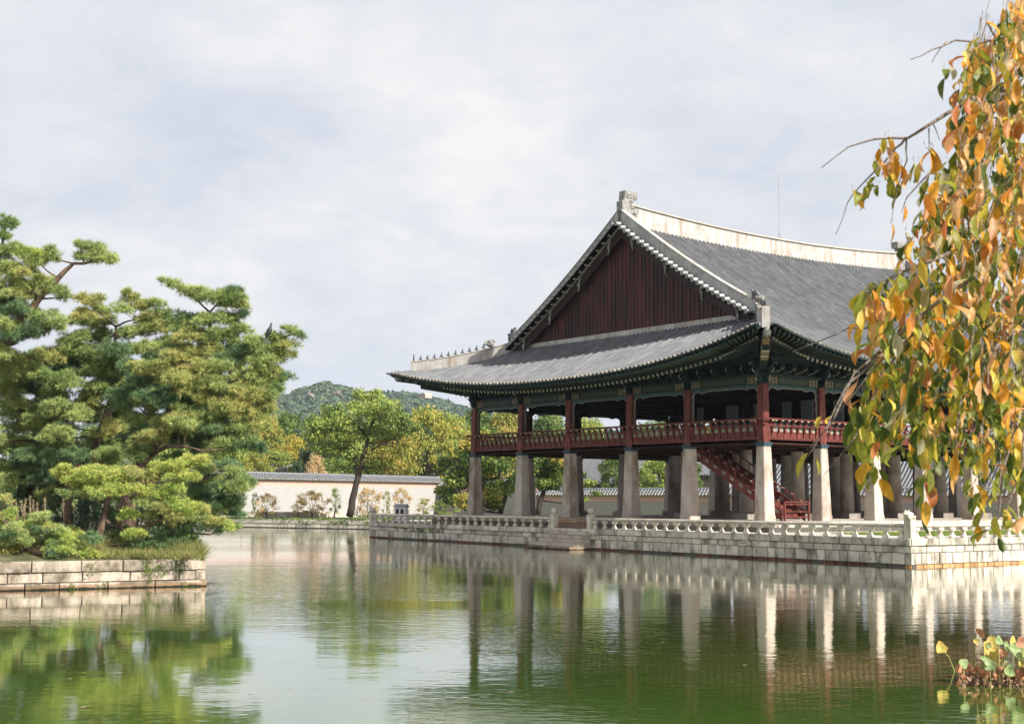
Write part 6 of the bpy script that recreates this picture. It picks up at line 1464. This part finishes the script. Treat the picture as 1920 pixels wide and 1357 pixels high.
# ================================================================== OVERHANGING CHERRY BOUGH
ct = thing('weeping_cherry_tree', (57.2, -52.0, -.7), 'overhanging cherry tree with drooping twigs and large orange and green autumn leaves', 'tree')
co = ct.location.copy()
def cs_(u, v, D): return spot(u, v, D)-co
m_ = MB(); tb = Vector((60.5, -52.5, -.7))
tw = [tb-co, Vector((60.3, -52.2, 1.2))-co, Vector((59.5, -51.9, 3.2))-co, cs_(2350, -350, 6.2), cs_(2050, -60, 5.6)]
m_.tube(tw, [.22, .18, .14, .07, .035], 8); m_.obj('trunk', M['twig'], ct, smooth=True)
BR = [([(2050, -60, 5.6), (1960, 60, 5.5), (1890, 165, 5.4), (1830, 250, 5.3), (1800, 310, 5.3), (1790, 330, 5.3), (1812, 370, 5.3), (1818, 430, 5.3)], .022, .006),
      ([(1965, 50, 5.5), (1905, 60, 5.4), (1870, 75, 5.4), (1850, 40, 5.4)], .014, .004), ([(1870, 75, 5.4), (1840, 80, 5.4), (1790, 76, 5.4), (1745, 95, 5.4), (1707, 112, 5.4)], .006, .0015), ([(1775, 78, 5.4), (1760, 95, 5.4), (1747, 118, 5.4)], .003, .001),
      ([(1850, 170, 5.4), (1780, 212, 5.3), (1735, 240, 5.3), (1700, 258, 5.3), (1640, 260, 5.3), (1590, 275, 5.3), (1540, 315, 5.3)], .009, .0015), ([(1700, 258, 5.3), (1680, 280, 5.3), (1650, 310, 5.2), (1610, 350, 5.2), (1590, 380, 5.2), (1567, 440, 5.2)], .005, .001), ([(1750, 232, 5.3), (1762, 265, 5.3)], .003, .001), ([(1740, 240, 5.3), (1742, 285, 5.3)], .003, .001),
      ([(1700, 258, 5.3), (1700, 300, 5.3), (1685, 350, 5.3), (1670, 420, 5.3)], .004, .001), ([(1790, 330, 5.3), (1745, 325, 5.2), (1700, 370, 5.2), (1690, 400, 5.2)], .006, .001),
      ([(1900, 400, 5.2), (1830, 450, 5.1), (1770, 480, 5.0), (1690, 510, 5.0), (1650, 535, 4.9), (1618, 560, 4.9)], .010, .002), ([(1830, 520, 5.0), (1750, 570, 4.9), (1660, 650, 4.9), (1600, 700, 4.8), (1560, 790, 4.8), (1518, 840, 4.8)], .008, .002),
      ([(1720, 620, 4.9), (1650, 670, 4.8), (1590, 720, 4.8), (1550, 800, 4.8), (1512, 860, 4.8)], .006, .0015), ([(1700, 640, 4.9), (1655, 700, 4.9), (1620, 790, 4.9), (1580, 850, 4.9), (1545, 890, 4.9)], .005, .001), ([(1680, 650, 4.9), (1640, 690, 4.9), (1590, 750, 4.9), (1572, 775, 4.9)], .004, .001),
      ([(1640, 612, 5.1), (1590, 616, 5.1), (1540, 640, 5.1), (1490, 658, 5.1)], .004, .001), ([(2000, 600, 5.2), (1900, 620, 5.1), (1840, 680, 5.0), (1800, 760, 5.0), (1790, 850, 5.0)], .010, .003), ([(1950, 300, 5.6), (1900, 420, 5.5), (1880, 560, 5.4), (1870, 700, 5.3)], .012, .003),
      ([(1960, 700, 5.2), (1910, 780, 5.1), (1880, 880, 5.0), (1872, 960, 5.0), (1862, 1010, 5.0)], .007, .0015), ([(1930, 620, 4.6), (1925, 760, 4.6), (1915, 880, 4.6)], .007, .002)]
twigpts = []
for pts, r0_, r1_ in BR:
    m_ = MB(); q = []
    for i in range(len(pts)-1):
        for s_ in (0, .5): a = Vector(pts[i]).lerp(Vector(pts[i+1]), s_); q.append(cs_(a.x+rl.uniform(-2, 2), a.y+rl.uniform(-2, 2), a.z))
    q.append(cs_(*pts[-1])); k = len(q); m_.tube(q, [r0_+(r1_-r0_)*i/(k-1) for i in range(k)], 6); m_.obj('branch', M['twig'], ct, smooth=True)
poly = [(1935, -20), (1890, 5), (1870, 55), (1850, 60), (1815, 100), (1800, 150), (1785, 215), (1782, 300), (1735, 335), (1725, 400), (1712, 450), (1690, 500), (1650, 520), (1612, 558), (1605, 610), (1638, 640), (1630, 700), (1612, 745), (1590, 790), (1598, 850), (1612, 905), (1650, 935), (1660, 850), (1672, 810), (1692, 880), (1720, 870), (1722, 985), (1748, 960), (1755, 880), (1790, 900), (1810, 870), (1822, 960), (1840, 1010), (1855, 900), (1872, 920), (1885, 1030), (1900, 900), (1920, 1000), (1990, 1000), (1990, -20)]
def inside(x, y):
    c = False; n_ = len(poly)
    for i in range(n_):
        x1, y1 = poly[i]; x2, y2 = poly[(i+1) % n_]
        if (y1 > y) != (y2 > y) and x < (x2-x1)*(y-y1)/(y2-y1)+x1: c = not c
    return c
def leaf_mesh(seed, curl, fold, mt):
    """pointed oval leaf hanging along -z from its stalk, with midrib fold and wavy margin"""
    rr_ = random.Random(seed); n_ = 7; Lf_ = .104; vs = []; 
    wprof = [0, .60, .90, 1., .98, .82, .46, 0]
    for i in range(n_+1):
        f_ = i/n_; z = -Lf_*f_*(1-.08*curl*f_); yb = curl*.030*math.sin(f_*math.pi*.9)+curl*.02*f_*f_; w_ = .0205*wprof[i]
        wv = rr_.uniform(-.12, .12)
        for s_ in (-1, 0, 1): vs.append((s_*w_*(1+wv*s_), yb+abs(s_)*fold*w_+s_*wv*.01, z))
    fs = []
    for i in range(n_):
        for s_ in (0, 1): a = i*3+s_; fs.append((a, a+1, a+4, a+3))
    m_ = MB(); m_.add([(0.0008, 0, .018), (-.0008, 0, .018), (-.0008, 0, 0), (.0008, 0, 0)], [(0, 1, 2, 3)]); m_.add(vs, fs)
    return m_.mesh('leaf', mt, True)
keys = ['o', 'p', 'y', 'g', 'd', 'r', 'w']
variants = {k: [leaf_mesh(i*7+s_, c_, f_, M['ch_'+k]) for s_, (c_, f_) in enumerate(((.3, .25), (1.2, .5), (-.9, .5), (.1, .9), (1.7, .8)))] for i, k in enumerate(keys)}
rl = random.Random(12); L_ = []
def addleaf(u, v, D, key=None, sc_=1.): L_.append((u, v, D, key, sc_))
tries = 0
while len(L_) < 3100 and tries < 150000:
    tries += 1; u = rl.uniform(1590, 1990); v = rl.uniform(-30, 1020)
    if not inside(u, v+22) or not inside(u, v+4) : continue
    if v > 840 and rl.random() < .45: continue
    addleaf(u, v, rl.uniform(4.6, 6.3))
for u, v, n_, s_ in ((1655, 300, 10, 15), (1665, 345, 10, 16), (1690, 345, 6, 12), (1640, 375, 5, 8), (1710, 325, 4, 8)):
    for _ in range(n_): addleaf(u+rl.gauss(0, s_), v+rl.gauss(0, s_)-20, rl.uniform(5.1, 5.6), rl.choice('gygoop'))
for u, v, k in ((1770, 130, 'g'), (1780, 125, 'w'), (1772, 145, 'd'), (1808, 95, 'y'), (1745, 275, 'o'), (1750, 280, 'p'), (1733, 275, 'y'), (1598, 355, 'g'), (1697, 385, 'o'), (1673, 420, 'o'), (1697, 435, 'w'), (1845, 40, 'o'), (1880, 15, 'o'), (1902, 10, 'p'), (1540, 780, 'y'), (1567, 775, 'y'), (1515, 848, 'y'), (1530, 855, 'y'), (1612, 545, 'p'), (1625, 560, 'p'), (1618, 560, 'o'), (1615, 600, 'o'), (1622, 605, 'y'), (1633, 600, 'y'), (1642, 655, 'r'), (1664, 690, 'o'),
     (1608, 715, 'p'), (1870, 930, 'y'), (1878, 950, 'g'), (1862, 990, 'g'), (1872, 1005, 'd'), (1866, 965, 'y'), (1850, 935, 'o'), (1890, 950, 'g'), (1835, 985, 'o')): addleaf(u, v, 4.9, k)
L_.sort(key=lambda q: q[2])
def lkey(u, v):
    t_ = rl.random()
    if v < 420: w = dict(o=4.8, p=2.8, y=1.8, g=2.8, d=2.2, r=1.2, w=1.2)
    elif v < 640: w = dict(o=4.8, p=2.8, y=1.6, g=3.2, d=3.2, r=1.5, w=.7)
    else: w = dict(o=2.6, p=1, y=1.6, g=4, d=5, r=.8, w=.2)
    return rl.choices(list(w), list(w.values()))[0]
rest = {}
for i, (u, v, D, k, s_) in enumerate(L_):
    key = k or lkey(u, v)
    if D > 5.4 and not k and rl.random() < .6: key = rl.choice('dgdg')  # deeper leaves take darker greens, painting the shade inside the bough
    me = rl.choice(variants[key]); p = cs_(u, v, D); s = rl.choice((.5, .65, .75, .85, .95))*rl.uniform(.9, 1.08)
    rot = Matrix.Rotation(rl.uniform(0, 6.28), 4, 'Z') @ Matrix.Rotation(rl.gauss(0, .24), 4, 'X') @ Matrix.Rotation(rl.gauss(0, .17), 4, 'Y')
    MX = Matrix.Translation(p) @ rot @ Matrix.Scale(s, 4)
    if i < 290 or (k and u < 1760):
        o = link('leaf', me, ct); o.matrix_local = MX
    else: rest.setdefault((key, me.name), [me, []])[1].append(MX)
bykey = {}
for (key, _), (me, ms) in rest.items():
    n_ = len(me.vertices); co_ = np.empty(n_*3); me.vertices.foreach_get('co', co_); co_ = np.c_[co_.reshape(-1, 3), np.ones(n_)]
    fi = [tuple(p.vertices) for p in me.polygons]; b = bykey.setdefault(key, MB())
    for MX in ms: b.add((co_ @ np.array(MX).T)[:, :3].tolist(), fi)
allb = MB(); mats_ = []
for mi, (key, b) in enumerate(bykey.items()):
    allb.mi = mi; allb.add(b.v, b.f); mats_.append(M['ch_'+key])
allb.obj('inner_leaves', mats_, ct, smooth=True, kind='stuff')
# fine twigs carrying the leaves
m_ = MB()
for i, (u, v, D, k, s_) in enumerate(L_):
    if i % 2 and not k: continue
    if u < 1790: m_.tube([cs_(u, v-4, D), cs_(u+rl.uniform(-3, 3), v-10, D)], [.001, .0012], 3, cap=False); continue
    p = cs_(u, v-4, D); e = p+Vector((rl.uniform(-.03, .03)+.02, rl.uniform(-.03, .03)+.02, rl.uniform(.05, .14)))
    m_.tube([p, p.lerp(e, .5)+Vector((.006, 0, 0)), e], [.0011, .0014, .0018], 3, cap=False)
m_.obj('twigs', M['twig'], ct, kind='stuff')
